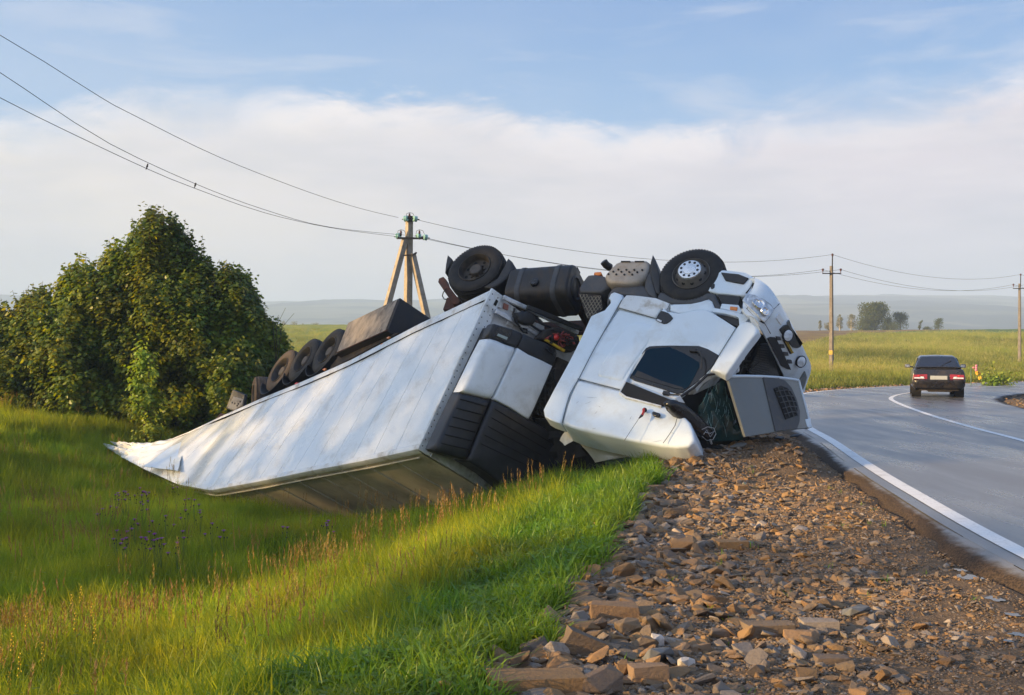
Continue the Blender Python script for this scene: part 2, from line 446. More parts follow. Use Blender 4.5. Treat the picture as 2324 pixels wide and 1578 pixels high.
BASE_Y = [-200, 60, 75, 90, 120, 150, 200, 260, 300, 340, 420, 600, 1300]
BASE_Z = [0, 0, .1, .42, 1.5, 2.65, 4.4, 6.2, 6.3, 5.5, 1.0, -18, -45]
PR_D = [-50, 0, 1, 2.5, 4.5, 8, 11, 13, 15, 18, 24, 30, 60, 200]
PR_Z = [-.06, -.09, -.30, -.88, -1.34, -1.52, -1.45, -.98, -.5, -.26, .02, .2, .25, .1]

def height(X, Y, rel=True):
    sh = np.shape(X); X = np.asarray(X, float).ravel(); Y = np.asarray(Y, float).ravel()
    d, st = road_coords(X, Y); go = np.interp(st, GO_Y, GO_V); e = d-go
    ditch = np.interp(e, PR_D, PR_Z)
    flat = -.07-.14*sstep(e, 0, 1.5)
    wD = 1-sstep(st, 33, 41)
    z = ditch*wD+flat*(1-wD)
    z = np.where(d < -3.2, -.05-.35*sstep(-d, 5.5, 12), z)
    under = (d < ASPH_L+.05) & (d > ASPH_R-.2)
    z = np.where(under, -.16, z)
    z += np.interp(Y, BASE_Y, BASE_Z)*(1 if rel else 0)
    off = np.where(e > 0, 1, 0)*sstep(e, 0, 3)
    z += off*(vnoise(X, Y, 2.3, 1)-.5)*.22+off*(vnoise(X, Y, .7, 2)-.5)*.08
    gr = ((d > ASPH_L) & (e < .5)) | ((d < ASPH_R) & (d > -6.5))
    z += np.where(gr, (vnoise(X, Y, .55, 3)-.5)*.05+(vnoise(X, Y, .2, 4)-.5)*.03, 0)
    # rubble ploughed up in front of the cab
    ax_, ay_, bx2, by2 = 2.3, 15.55, 3.95, 15.75; tt = np.clip(((X-ax_)*(bx2-ax_)+(Y-ay_)*(by2-ay_))/((bx2-ax_)**2+(by2-ay_)**2), 0, 1)
    dm = np.hypot(X-ax_-tt*(bx2-ax_), Y-ay_-tt*(by2-ay_))
    z += (.28+.12*tt)*(1-sstep(dm, .5, 1.6))*sstep(d-ASPH_L, .05, .75)*sstep(-e, -.5, .7)
    z += sstep(Y, 120, 240)*sstep(-X/np.maximum(Y, 1), .05, .12)*1.1
    z += sstep(Y, 80, 160)*(vnoise(X, Y, 30, 5)-.5)*.9
    return z.reshape(sh)

def hz(x, y): return float(height(np.array([x]), np.array([y]))[0])

def grow(a, step, r, lim):
    out = [a]
    while abs(out[-1]) < lim: step *= r; out.append(out[-1]+step)
    return out
xs = np.array(sorted(set([round(v, 3) for v in np.arange(-20, 26, .2)] + [-v for v in grow(20, .2, 1.055, 1500)] + grow(26, .2, 1.04, 1500))))
ys = np.array(sorted(set([round(v, 3) for v in np.arange(2, 50, .2)] + grow(50, .2, 1.025, 1300) + [2-(v-2) for v in grow(2, .3, 1.2, 260)][1:])))
GX, GY = np.meshgrid(xs, ys); GZ = height(GX, GY)
me = bpy.data.meshes.new('ground'); ny, nx = GX.shape
me.vertices.add(nx*ny); me.vertices.foreach_set('co', np.stack([GX, GY, GZ], -1).astype(np.float32).ravel())
ii = (np.arange(ny-1)[:, None]*nx+np.arange(nx-1)[None, :]).ravel()
quads = np.stack([ii, ii+1, ii+nx+1, ii+nx], 1)
me.loops.add(quads.size); me.polygons.add(len(quads))
me.loops.foreach_set('vertex_index', quads.ravel().astype(np.int32))
me.polygons.foreach_set('loop_start', np.arange(0, quads.size, 4, dtype=np.int32))
me.polygons.foreach_set('use_smooth', np.ones(len(quads), bool)); me.update()
gd, gst = road_coords(GX, GY); gd = gd.reshape(GX.shape); gst = gst.reshape(GX.shape); ge = gd-np.interp(gst, GO_Y, GO_V)
wob = (vnoise(GX, GY, .8, 8)-.5)*.7
gmask = np.where(gd > 0, 1-sstep(ge+wob, -.1, .35), 1-sstep(-gd+wob, 6.2, 6.8))
ratio = GX/np.maximum(GY, 1)
thr = np.interp(ratio, [.1, .27, .33, .40, .44], [140, 150, 205, 262, 400])+(vnoise(GX, GY, 14, 9)-.5)*26
def dryness(rt, Y, X): return np.where(Y > 60, sstep(Y, np.interp(rt, [.1, .27, .33, .40, .44], [135, 142, 195, 255, 400])+(vnoise(X, Y, 14, 9)-.5)*26-6, np.interp(rt, [.1, .27, .33, .40, .44], [135, 142, 195, 255, 400])+(vnoise(X, Y, 14, 9)-.5)*26+6), 0)*sstep(rt, .04, .2)
dry = dryness(ratio, GY, GX) if True else np.where(GY > 60, sstep(GY, thr-6, thr+6), 0)*sstep(ratio, .04, .2)
leftf = sstep(-ratio, -.02, .12)*sstep(GY, 45, 70)
for nm, arr in (('gravel', gmask), ('dry', dry), ('leftfield', leftf)):
    a = me.attributes.new(nm, 'FLOAT', 'POINT'); a.data.foreach_set('value', arr.astype(np.float32).ravel())

m = bpy.data.materials.new('ground_soil_and_field'); m.use_nodes = True; T = NT(m.node_tree); p = T.n['Principled BSDF']
pos = T.new('ShaderNodeNewGeometry').outputs['Position']
gravel, dryA, leftA = T.attr('gravel').outputs['Fac'], T.attr('dry').outputs['Fac'], T.attr('leftfield').outputs['Fac']
far = T.rng(T.vmath('LENGTH', pos), 30, 110) if False else None
sp = T.new('ShaderNodeSeparateXYZ'); T.l.new(pos, sp.inputs[0])
farf = T.rng(sp.outputs[1], 40, 75)
soil = T.mix(T.rng(T.noise(pos, 7, 6, .65), .3, .7), (.10, .072, .048), (.20, .135, .082))
soil = T.mix(T.rng(T.noise(pos, 60, 4, .6), .45, .7), soil, (.27, .19, .12))
under = T.mix(T.rng(T.noise(pos, 3, 4), .3, .7), (.045, .055, .018), (.075, .085, .028))
streak = T.noise(T.map(pos, scale=(.35, .09, .5), rot=(0, 0, .25)), 1.0, 7, .7, .5)
field = T.mix(T.rng(streak, .32, .68), (.10, .17, .026), (.20, .26, .06))
field = T.mix(T.rng(T.noise(T.map(pos, scale=(.06, .02, 1)), 1, 4), .45, .62), field, (.095, .15, .022))
lf = T.mix(T.rng(streak, .3, .7), (.19, .24, .03), (.33, .31, .05))
field = T.mix(leftA, field, lf)
dryc = T.mix(T.rng(T.noise(T.map(pos, scale=(.1, .05, 1)), 1, 6, .65), .35, .65), (.26, .19, .06), (.20, .125, .065))
field = T.mix(dryA, field, dryc)
c = T.mix(farf, under, field); c = T.mix(gravel, c, soil)
T.l.new(c, p.inputs['Base Color']); p.inputs['Roughness'].default_value = .95; p.inputs['Specular IOR Level'].default_value = .15
b = T.new('ShaderNodeBump'); b.inputs['Strength'].default_value = .7; b.inputs['Distance'].default_value = .05
T.l.new(T.math('ADD', T.noise(pos, 25, 6, .7), T.math('MULTIPLY', streak, T.math('MULTIPLY', farf, 3))), b.inputs['Height']); T.l.new(b.outputs[0], p.inputs['Normal'])
ground = link('ground', me, m, None, 'structure')

# hills far behind
hx = np.linspace(-2600, 2600, 200); hy = np.linspace(420, 4200, 110)
HX, HY = np.meshgrid(hx, hy)
far_r = 128+16*(vnoise(HX, HY, 900, 11)-.5)-np.interp(HX/HY, [-.6, -.3, -.1, .15, .3, .36, .42, .5, .7], [4, 22, 22, 8, 0, 0, 6, 14, 14])
HZ = np.interp(HY, [420, 650, 1000, 1500, 2000, 2450, 2700, 4200], [-14, -30, -16, 24, 62, 98, 100, 40])/100*far_r
HZ += (vnoise(HX, HY, 420, 12)-.5)*np.interp(HY, [420, 800, 1600, 2600], [0, 10, 26, 8])+(vnoise(HX, HY, 130, 13)-.5)*np.interp(HY, [420, 900, 2600], [0, 4, 7])
HZ += sstep(vnoise(HX, HY, 260, 14), .5, .56)*7*sstep(HY, 900, 1300)+(vnoise(HX, HY, 30, 15)-.5)*3
hm = MB(); hm.grid([[(HX[i, j], HY[i, j], HZ[i, j]) for j in range(HX.shape[1])] for i in range(HX.shape[0])])
m = bpy.data.materials.new('hill_woods_and_fields'); m.use_nodes = True; T = NT(m.node_tree); p = T.n['Principled BSDF']
pos = T.new('ShaderNodeNewGeometry').outputs['Position']
pl = T.map(pos, scale=(.0022, .0034, 0))
w = T.rng(T.noise(pl, 1, 6, .6, .4), .47, .53)
fl = T.mix(T.rng(T.noise(T.map(pos, scale=(.003, .008, 0), loc=(5, 2, 0)), 1, 3), .4, .6), (.085, .105, .06), (.17, .17, .11))
c = T.mix(w, (.022, .034, .026), fl)
T.l.new(c, p.inputs['Base Color']); p.inputs['Roughness'].default_value = 1; p.inputs['Specular IOR Level'].default_value = .05
hm.build('hills', m, None, smooth=180, kind='structure', recalc=False)

# road surface
wobl = [(vnoise(np.array([i*.5]), np.array([0.]), .9, 21)[0]-.5)*.22 for i in range(len(CEN))]
def section(offs):
    rows = []
    for i in range(len(CEN)):
        r = []
        for o, z, wv in offs:
            q = CEN[i]+NRM[i]*(o+wobl[i]*wv)
            r.append((q[0], q[1], z + float(np.interp(q[1], BASE_Y, BASE_Z))))
        rows.append(r)
    return rows
def crown(o): return .035-.0028*o*o if abs(o) < 3.4 else .0026-(abs(o)-3.4)*.05
prof = [(ASPH_L+.16, -.19, 1), (ASPH_L+.07, -.10, 1), (ASPH_L, -.035, 1), (ASPH_L-.15, crown(ASPH_L-.15)-.006, .6)] + [(o, crown(o), 0) for o in (3.5, 3.3, 2.6, 1.8, 1, .5, 0, -.5, -1, -1.8, -2.4, -2.9)] + [(ASPH_R, -.02, -.5), (ASPH_R-.12, -.15, -.5)]
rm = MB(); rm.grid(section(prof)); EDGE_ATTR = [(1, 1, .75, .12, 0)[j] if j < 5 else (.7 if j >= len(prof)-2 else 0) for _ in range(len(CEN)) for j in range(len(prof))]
m = bpy.data.materials.new('asphalt'); m.use_nodes = True; T = NT(m.node_tree); p = T.n['Principled BSDF']
pos = T.new('ShaderNodeNewGeometry').outputs['Position']
al = T.map(pos, scale=(1.0, .14, 1), rot=(0, 0, -.28))
n1_ = T.noise(al, 1.3, 6, .62, .3); n2_ = T.noise(pos, 45, 3, .7)
c = T.mix(T.rng(n1_, .3, .7), (.108, .107, .108), (.165, .163, .163)); c = T.mix(T.rng(n2_, .52, .75), c, (.13, .128, .126))
tr = T.noise(T.map(pos, scale=(2.2, .2, 1), rot=(0, 0, -.28)), 1, 4, .6)
c = T.mix(T.rng(tr, .58, .75, 0, .55), c, (.025, .025, .028))
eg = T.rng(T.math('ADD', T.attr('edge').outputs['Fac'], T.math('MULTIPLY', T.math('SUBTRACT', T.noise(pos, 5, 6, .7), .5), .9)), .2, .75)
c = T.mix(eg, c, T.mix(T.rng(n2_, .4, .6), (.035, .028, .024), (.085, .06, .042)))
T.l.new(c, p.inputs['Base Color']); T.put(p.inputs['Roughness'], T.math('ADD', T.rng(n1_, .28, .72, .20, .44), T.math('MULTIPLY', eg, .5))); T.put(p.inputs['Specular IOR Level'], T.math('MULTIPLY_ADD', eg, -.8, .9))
b = T.new('ShaderNodeBump'); b.inputs['Strength'].default_value = .16; b.inputs['Distance'].default_value = .012
T.l.new(T.noise(pos, 90, 4, .7), b.inputs['Height']); T.l.new(b.outputs[0], p.inputs['Normal'])
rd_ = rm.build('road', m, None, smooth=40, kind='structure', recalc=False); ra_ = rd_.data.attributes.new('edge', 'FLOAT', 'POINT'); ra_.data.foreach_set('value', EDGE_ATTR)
ASPHALT = m
m = bpy.data.materials.new('road_paint'); m.use_nodes = True; T = NT(m.node_tree); p = T.n['Principled BSDF']
pos = T.new('ShaderNodeNewGeometry').outputs['Position']
wr = T.noise(pos, 30, 6, .75); wr2 = T.noise(pos, 3, 4, .6)
c = T.mix(T.rng(wr, .52, .75, 0, .75), (.80, .80, .79), (.28, .28, .28)); c = T.mix(T.rng(wr2, .5, .75, 0, .45), c, (.42, .40, .37))
T.l.new(c, p.inputs['Base Color']); p.inputs['Roughness'].default_value = .6
def roadline(name, o, w, a=0, b=None):
    mb = MB(); rows = section([(o+w/2, crown(o+w/2)+.005, 0), (o, crown(o)+.0055, 0), (o-w/2, crown(o-w/2)+.005, 0)])
    mb.grid(rows[a:b]); return mb.build(name, m, None, smooth=40, kind='structure', recalc=False)
roadline('road_edge_line', LINE_L, .17)
roadline('road_centre_line', .0, .14)

# puddles on the mud beside the asphalt
pud = bpy.data.materials.new('puddle_water'); pud.use_nodes = True; pb = pud.node_tree.nodes['Principled BSDF']
pb.inputs['Base Color'].default_value = (.05, .038, .028, 1); pb.inputs['Roughness'].default_value = .06; pb.inputs['Specular IOR Level'].default_value = .9
pm = MB()
for (u, v, ru, rv) in ((2205, 1300, 48, 12), (2180, 1284, 20, 6), (2258, 1352, 38, 9), (2300, 1388, 30, 7), (2312, 1425, 34, 8), (2290, 1440, 18, 5)):
    q = U(u, v, 0); 
    Y = (EYE+.055)*F/(v-CY); X = (u-CX)/F*Y; z = hz(X, Y)
    ra, rb = .7*ru/F*Y, .75*rv/F*Y/((EYE)/Y)
    pts = []
    for k in range(28):
        a = 2*PI*k/28; r = .75+.5*noise.noise(Vector((math.cos(a)*1.6+u, math.sin(a)*1.6, 0)))
        pts.append((X+ra*r*math.cos(a)-.35*rb*r*math.sin(a)*.3, Y+rb*r*math.sin(a), z+.012))
    pm.add(pts, [tuple(range(28))])
pm.build('puddles', pud, None, smooth=0, kind='structure', recalc=False)

# the air: one box of thin haze round everything
bx = MB(); bx.box((0, 1900, 40), ((1,0,0),(0,1,0),(0,0,1)), (8000, 5200, 250))
hzm = bpy.data.materials.new('haze_air'); hzm.use_nodes = True; hzm.node_tree.nodes.clear(); T = NT(hzm.node_tree)
pv = T.new('ShaderNodeVolumePrincipled'); pv.inputs['Color'].default_value = (.56, .73, 1.0, 1); pv.inputs['Density'].default_value = .00062; pv.inputs['Anisotropy'].default_value = .0
ho = T.new('ShaderNodeOutputMaterial'); T.l.new(pv.outputs[0], ho.inputs['Volume'])
HAZE = bx.build('haze', hzm, None, smooth=0, kind='stuff')
tag(HAZE, 'thin pale haze hanging in the air in front of the distant hills', 'haze')

# rows of trees out of the frame: (place across the sunlight, distance, height, radius, leaves)
SHADE_ROW = [(-14,46,18,2.6,380),(-10,45,18,2.7,380),(-6,46,18,2.5,380),(-2,45,18,2.6,400),(2,46,18,2.4,420),(5.0,45,17,1.6,480),(7.9,46,17,1.1,480),
 (14.7,60,21,1.5,1900),(16.6,62,21,1.9,2200),(18.9,60,20.5,1.8,2000),(21.4,62,20,1.7,1500),(24.2,60,19.5,1.6,800)]
# ------------------------------------------------------------------ materials of plants and stones
GRASS = leafmat('meadow_grass', (.135, .235, .020), (.30, .38, .040), .58, .5, 'both')
GRASS2 = leafmat('verge_grass', (.085, .195, .018), (.20, .33, .032), .45, .42, 'both')
FIELDG = leafmat('field_grass', (.13, .20, .026), (.33, .34, .085), .4, .6, 'both', big=.07)
SEED = leafmat('seed_heads', (.16, .105, .045), (.34, .22, .075), .3, .7, 'both')
PALEH = leafmat('pale_field_heads', (.30, .32, .10), (.46, .44, .17), .3, .7, 'both')
STRAW = leafmat('dry_straw', (.30, .22, .07), (.42, .30, .10), .3, .7, 'both')
LEAF = leafmat('shrub_leaves', (.055, .110, .012), (.24, .28, .024), .45, .42, 'attr')
LEAF2 = leafmat('sapling_leaves', (.19, .29, .03), (.28, .36, .05), .45, .45, 'attr')
LEAFF = leafmat('far_tree_leaves', (.05, .075, .02), (.10, .12, .03), .3, .6, 'attr')
LEAFB = leafmat('far_birch_leaves', (.11, .12, .045), (.19, .18, .07), .35, .6, 'attr')
BARK = mat('bark', (.07, .05, .035), .9, var=.3, scale=9)
BIRCH = mat('birch_bark', (.55, .52, .47), .8, var=.3, scale=5)

def clump(seed, n, hgt, rad, wid, bend, heads=0, hh=1.3, headmat=1, up=.25, wide=0):
    r = random.Random(seed); V = []; Fc = []; MI = []; RN = []
    def strip(pts, ws, mi, rn, side):
        b = len(V)
        for p, w in zip(pts, ws):
            if w == 0: V.append(p)
            else: V.append(p+side*w/2); V.append(p-side*w/2)
        k = len(pts)
        for i in range(k-2):
            Fc.append((b+2*i, b+2*i+1, b+2*i+3, b+2*i+2)); MI.append(mi); RN.append(rn)
        Fc.append((b+2*k-4, b+2*k-3, b+2*k-2)); MI.append(mi); RN.append(rn)
    for i in range(n):
        a = r.uniform(0, 2*PI); d = rad*math.sqrt(r.random()); root = Vector((math.cos(a)*d, math.sin(a)*d, -.02))
        h = hgt*r.uniform(.55, 1.1); la = r.uniform(0, 2*PI); lean = Vector((math.cos(la), math.sin(la), 0))
        be = bend*r.uniform(.2, 1.2); ls = up*r.uniform(0, 1)
        pts = []
        for t in (0, .35, .7, 1):
            z = h*(t-.35*be*t*t*t); pts.append(root+Vector((0, 0, z))+lean*h*(ls*t+be*.8*t**2.4))
        fa = r.uniform(0, PI); side = Vector((math.cos(fa), math.sin(fa), 0)); w = wid*r.uniform(.6, 1.2)
        strip(pts, (w*.8, w, w*.7, 0), 0, r.random(), side)
    for i in range(heads):
        a = r.uniform(0, 2*PI); d = rad*math.sqrt(r.random()); root = Vector((math.cos(a)*d, math.sin(a)*d, 0))
        h = hgt*hh*r.uniform(.85, 1.15); la = r.uniform(0, 2*PI); lean = Vector((math.cos(la), math.sin(la), 0))*r.uniform(.02, .12)
        def at(t): return root+Vector((0, 0, h*t))+lean*h*t*t
        fa = r.uniform(0, PI); side = Vector((math.cos(fa), math.sin(fa), 0))
        strip([at(0), at(.5), at(1)], (.004, .003, 0), 0, r.random(), side)
        L_ = h*r.uniform(.16, .26); rn = r.random()
        for k in range(12):
            t = k/11; c = at(1)-Vector((0, 0, L_*(1-t))); rr = .016*math.sin(PI*min(1, .15+.8*(1-t)))+.003
            q = r.uniform(0, 2*PI); o = Vector((math.cos(q), math.sin(q), 0)); s2 = Vector((-o.y, o.x, 0))
            b = len(V); V.extend([c+s2*.004, c-s2*.004, c+o*rr+Vector((0, 0, .035))])
            Fc.append((b, b+1, b+2)); MI.append(headmat); RN.append(rn)
    for i in range(wide):
        a = r.uniform(0, 2*PI); d = rad*math.sqrt(r.random()); root = Vector((math.cos(a)*d, math.sin(a)*d, 0))
        z = hgt*r.uniform(.3, .9); q = r.uniform(0, 2*PI); o = Vector((math.cos(q), math.sin(q), r.uniform(-.2, .5))).normalized(); s2 = Vector((-math.sin(q), math.cos(q), 0))
        l = r.uniform(.03, .06); b = len(V); c = root+Vector((0, 0, z))
        V.extend([c, c+o*l*.5+s2*l*.3, c+o*l, c+o*l*.5-s2*l*.3]); Fc.append((b, b+1, b+2, b+3)); MI.append(0); RN.append(r.random())
    me = bpy.data.meshes.new('clump'); me.from_pydata(V, [], Fc); me.polygons.foreach_set('material_index', MI)
    a = me.attributes.new('rnd', 'FLOAT', 'FACE'); a.data.foreach_set('value', RN)
    return me

def inpoly(x, y, poly):
    x = np.asarray(x); y = np.asarray(y); c = np.zeros(x.shape, bool); n = len(poly)
    for i in range(n):
        x0, y0 = poly[i]; x1, y1 = poly[(i+1) % n]
        k = ((y0 > y) != (y1 > y)) & (x < (x1-x0)*(y-y0)/((y1-y0) if y1 != y0 else 1e-9)+x0); c ^= k
    return c
FOOT_TRAILER = [(-1.20,16.1),(-2.2,17.1),(-3.35,18.4),(-4.4,19.55),(-5.6,20.8),(-6.9,22.6),(-8.3,24.5),(-9.5,26.4),(-7.5,28.3),(1.9,18.2),(1.1,16.9)]
FOOT_CAB = [(.75,15.9),(2.5,15.35),(3.6,15.3),(5.0,16.2),(4.9,18.2),(2.4,19),(1.3,17.9)]

# ------------------------------------------------------------------ stones
m = bpy.data.materials.new('stone'); m.use_nodes = True; T = NT(m.node_tree); p = T.n['Principled BSDF']
oi = T.new('ShaderNodeObjectInfo'); tcn = T.new('ShaderNodeTexCoord').outputs['Object']
rnd = oi.outputs['Random']
base = T.ramp(rnd, [(0, (.20, .115, .06)), (.16, (.29, .175, .08)), (.3, (.12, .092, .072)), (.44, (.23, .165, .105)), (.56, (.15, .12, .10)), (.68, (.35, .20, .09)), (.8, (.19, .16, .135)), (.92, (.27, .225, .185)), (1, (.40, .33, .27))])
off = T.new('ShaderNodeCombineXYZ'); T.l.new(T.math('MULTIPLY', rnd, 50), off.inputs[0])
vv = T.vmath('ADD', T.map(T.new('ShaderNodeNewGeometry').outputs['Position'], scale=(7, 7, 7)), off.outputs[0])
nA = T.noise(vv, 1.3, 6, .65); nB = T.noise(vv, 7, 5, .7)
c = T.mix(T.rng(nA, .45, .7, 0, .5), base, (.31, .19, .085)); c = T.mix(T.rng(nB, .5, .75, 0, .55), c, (.11, .09, .072))
T.l.new(c, p.inputs['Base Color']); p.inputs['Roughness'].default_value = .85; p.inputs['Specular IOR Level'].default_value = .3
b = T.new('ShaderNodeBump'); b.inputs['Strength'].default_value = .5; b.inputs['Distance'].default_value = .02
T.l.new(T.math('ADD', nB, T.math('MULTIPLY', T.noise(T.map(vv, scale=(1, 1, 2.5)), 4, 5), .8)), b.inputs['Height']); T.l.new(b.outputs[0], p.inputs['Normal'])
STONE = m
QUARTZ = mat('pale_stone', (.52, .47, .42), .7, var=.25, scale=3, bump=.4, bscale=8)
BLACKF = mat('broken_black_plastic', (.02, .02, .022), .5, var=.2)
GREYST = mat('grey_stone', (.15, .15, .145), .75, var=.3, scale=2, bump=.4, bscale=6)

def stone_mesh(seed, flat=.4, rough=.25, n=18, block=False):
    r = random.Random(seed); bm = bmesh.new()
    for i in range(n):
        p = Vector((r.uniform(-1, 1), r.uniform(-1, 1), r.uniform(-1, 1)))
        if block:
            k = i % 8; p = Vector(((-1, 1)[k & 1], (-1, 1)[k >> 1 & 1], (-1, 1)[k >> 2]))*1.0
            p = Vector((p.x*r.uniform(.78, 1), p.y*r.uniform(.7, 1), p.z*r.uniform(.7, 1)))
        else:
            mx = max(abs(c) for c in p); p = p/mx*r.uniform(.75, 1)
            l = p.length; p = p*(1-.28*max(0, l-1))
        bm.verts.new((p.x*.5, p.y*.5*(.75 if not block else .9), p.z*.5*flat))
    ret = bmesh.ops.convex_hull(bm, input=bm.verts)
    bmesh.ops.delete(bm, geom=[v for v in bm.verts if not v.link_faces], context='VERTS')
    bmesh.ops.dissolve_limit(bm, angle_limit=.16, verts=bm.verts, edges=bm.edges)
    bmesh.ops.bevel(bm, geom=list(bm.edges), offset=.012, segments=1, affect='EDGES', profile=.6)
    bmesh.ops.recalc_face_normals(bm, faces=bm.faces)
    me = bpy.data.meshes.new('stone'); bm.to_mesh(me); bm.free()
    me.materials.append(STONE); return me
SM = [stone_mesh(500+i, fl) for i, fl in enumerate((.22, .28, .32, .42, .52, .24, .3, .36, .48, .62, .18, .34))]
SB = [stone_mesh(600+i, fl, n=10, block=True) for i, fl in enumerate((1, 1, 1, 1))]

def onground(u, v):
    lo, hi = 2.0, 60.0
    for _ in range(40):
        mid = (lo+hi)/2; q = U(u, v, mid)
        if q.z > hz(q.x, q.y): lo = mid
        else: hi = mid
    return U(u, v, lo)
GS = 'loose stones on the gravel shoulder'
STONES_OUT = []
def bigstone(u0, u1, v0, v1, lab, mesh, yaw=.2, roll=0.0, pitch=0.0, deep=.6, mat_=None, hk=.85, grp=GS):
    q = onground((u0+u1)/2, v1); w = (u1-u0)/F*q.y; h = max(.02, (v1-v0)/F*q.y*hk)
    me = mesh if mat_ is None else mesh.copy()
    if mat_ is not None: me.materials.clear(); me.materials.append(mat_)
    o = link('stone', me, None); zr = max(v.co.z for v in me.vertices)-min(v.co.z for v in me.vertices)
    o.scale = (w*1.02, w*deep/.85, h/zr); o.rotation_euler = (pitch, roll, yaw)
    o.location = (q.x, q.y+w*deep*.42, q.z+h*.40)
    tag(o, lab, 'stone', grp); STONES_OUT.append((o.location.x, o.location.y, w*.5)); return o
BIG = [
 (1104,1342,1526,1580,'long flat sandstone block at the very bottom edge of the shoulder',SB[0],.04,0,0,.4,None),
 (1290,1425,1518,1588,'pointed tan boulder leaning on the right end of the long flat block',SM[9],.5,-.25,0,.6,None),
 (1429,1519,1503,1552,'squarish tan block just right of the pointed boulder at the bottom',SB[1],.15,0,-.1,.6,None),
 (1534,1584,1488,1524,'pinkish pale blocky stone right of the squarish tan block',SM[4],.3,.1,0,.7,QUARTZ),
 (1588,1618,1484,1513,'small tilted tan stone right of the pinkish pale stone',SM[8],.8,.3,0,.7,None),
 (1436,1541,1470,1510,'wide flat grey slab behind the squarish tan block',SM[0],.1,0,-.25,.8,GREYST),
 (1393,1442,1490,1540,'grey-brown stone wedged between the pointed boulder and the grey slab',SM[6],.9,-.2,0,.7,None),
 (1273,1376,1428,1490,'long rust-brown slab tilted down to the right at the grass edge',SB[2],.1,.42,0,.35,None),
 (1177,1252,1447,1496,'brown angular slab half sunk in the grass, left of the tilted slab',SM[1],.2,-.35,0,.6,None),
 (1226,1296,1450,1502,'dark red-brown stone in the grass under the tilted slab',SM[9],.4,.2,0,.6,None),
 (1339,1457,1363,1408,'large orange-brown block lying in front of a thin red plank of rock',SB[3],.05,.04,0,.5,None),
 (1393,1459,1395,1446,'wedge-shaped brown stone below the large orange-brown block',SM[8],.2,-.3,0,.7,None),
 (1451,1502,1392,1432,'ochre stone leaning against the wedge-shaped brown stone',SM[4],.5,.15,0,.6,None),
 (1288,1342,1381,1428,'rough brown stone at the grass edge left of the large orange-brown block',SM[9],.7,0,0,.8,None),
 (1372,1402,1322,1364,'small upright grey stone standing on end at the grass edge',SM[4],.3,-.15,.3,.5,GREYST),
 (1309,1357,1350,1374,'thin red plank of rock tilted behind the large orange-brown block',SM[10],.1,.3,0,.5,None),
 (1468,1511,1434,1474,'whitish quartz stone in the middle of the near shoulder',SM[3],.6,.1,0,.8,QUARTZ),
 (1592,1661,1346,1378,'orange-tan low stone right of the red-brown rubble heap',SM[7],.1,.08,0,.7,None),
 (1519,1579,1351,1374,'flat brown stone left of the orange-tan low stone',SM[6],.1,0,0,.7,None),
 (1369,1447,1276,1316,'dark thin slab rising to the right beside the grass tuft',SM[0],-.1,-.28,0,.5,None),
 (1522,1586,1216,1254,'pale tan slab tilted up to the right in the shaded strip',SM[1],-.1,-.3,-.3,.8,None),
 (1624,1702,1224,1248,'long low flat block in the shaded strip of gravel',SB[2],.05,0,0,.5,None),
 (1429,1492,1193,1220,'broad flat slab at the grass edge of the shaded strip',SM[5],.1,0,-.2,.8,None),
 (1502,1567,1147,1174,'orange sunlit slab under a flatter slab at the grass edge',SM[7],.1,-.06,0,.6,None),
 (1496,1556,1132,1152,'flat slab lying on top of the orange sunlit slab',SM[5],.05,0,0,.6,None),
 (1472,1509,1097,1120,'dark blocky stone at the far grass edge in the sun',SB[1],.3,0,0,.6,None),
 (1492,1526,1246,1273,'small bright orange block lit by the sun near the tilted pale slab',SB[3],.4,0,0,.6,None),
 (1545,1579,1053,1074,'light tan pointed stone just in front of the crushed cab roof',SM[4],.3,0,0,.7,None),
 (1670,1699,1097,1116,'dark squarish stone standing out in the sunlit far gravel',SB[0],.2,0,0,.7,None),
 (1687,1810,1411,1446,'long grey-brown slab in the near shoulder with a squared left end',SB[2],.08,0,0,.45,None),
 (1820,1908,1404,1434,'flat dark slab right of the long grey-brown slab',SB[1],-.05,0,0,.5,None),
 (1780,1878,1433,1460,'low olive slab in front of the long grey-brown slab',SM[5],.05,.05,0,.6,None),
 (1900,1990,1374,1400,'pale flat slab in the middle of the right part of the shoulder',SM[0],.05,0,0,.6,GREYST),
 (1853,1934,1488,1510,'flat light brown slab near the bottom right of the shoulder',SB[0],-.06,0,0,.5,None),
]
for a in BIG: bigstone(*a[:6], yaw=a[6], roll=a[7], pitch=a[8], deep=a[9], mat_=a[10])

def clear_of_stones(X, Y, pad=.02):
    ok = np.ones(len(X), bool)
    for x, y, r in STONES_OUT:
        ok &= ((X-x)**2+((Y-y)*1.6)**2 > (r+pad)**2) & ~((np.abs(X-x) < r*.9) & (Y < y) & (Y > y-.35))
    return ok
def spread(n, x0, x1, y0, y1, wedge=True, pw=1.0):
    """random points over the wedge of ground the photograph takes in, evenly dense on the ground, and a margin beside it"""
    Y = y0+(y1-y0)*np.random.rand(n)**pw; X = x0+(x1-x0)*np.random.rand(n)
    if wedge:
        k = (X > -.54*Y-3.2) & (X < .50*Y+1.6); X, Y = X[k], Y[k]
    return X, Y

def plant(name, X, Y, keep, protos, smin, smax, kinds, label, cat, zs=None, sink=0, tilt=.12):
    X, Y = X[keep], Y[keep]; n = len(X); Z = height(X, Y)-sink
    rot = np.stack([np.random.randn(n)*tilt, np.random.randn(n)*tilt, np.random.rand(n)*2*PI], 1)
    s = smin+(smax-smin)*np.random.rand(n); sc_ = np.stack([s, s, s*(zs[keep] if zs is not None else 1)], 1)
    return scatter(name, np.stack([X, Y, Z], 1), rot, sc_, np.asarray(kinds)[keep] if np.ndim(kinds) else np.random.randint(0, kinds, n), protos, label, cat)

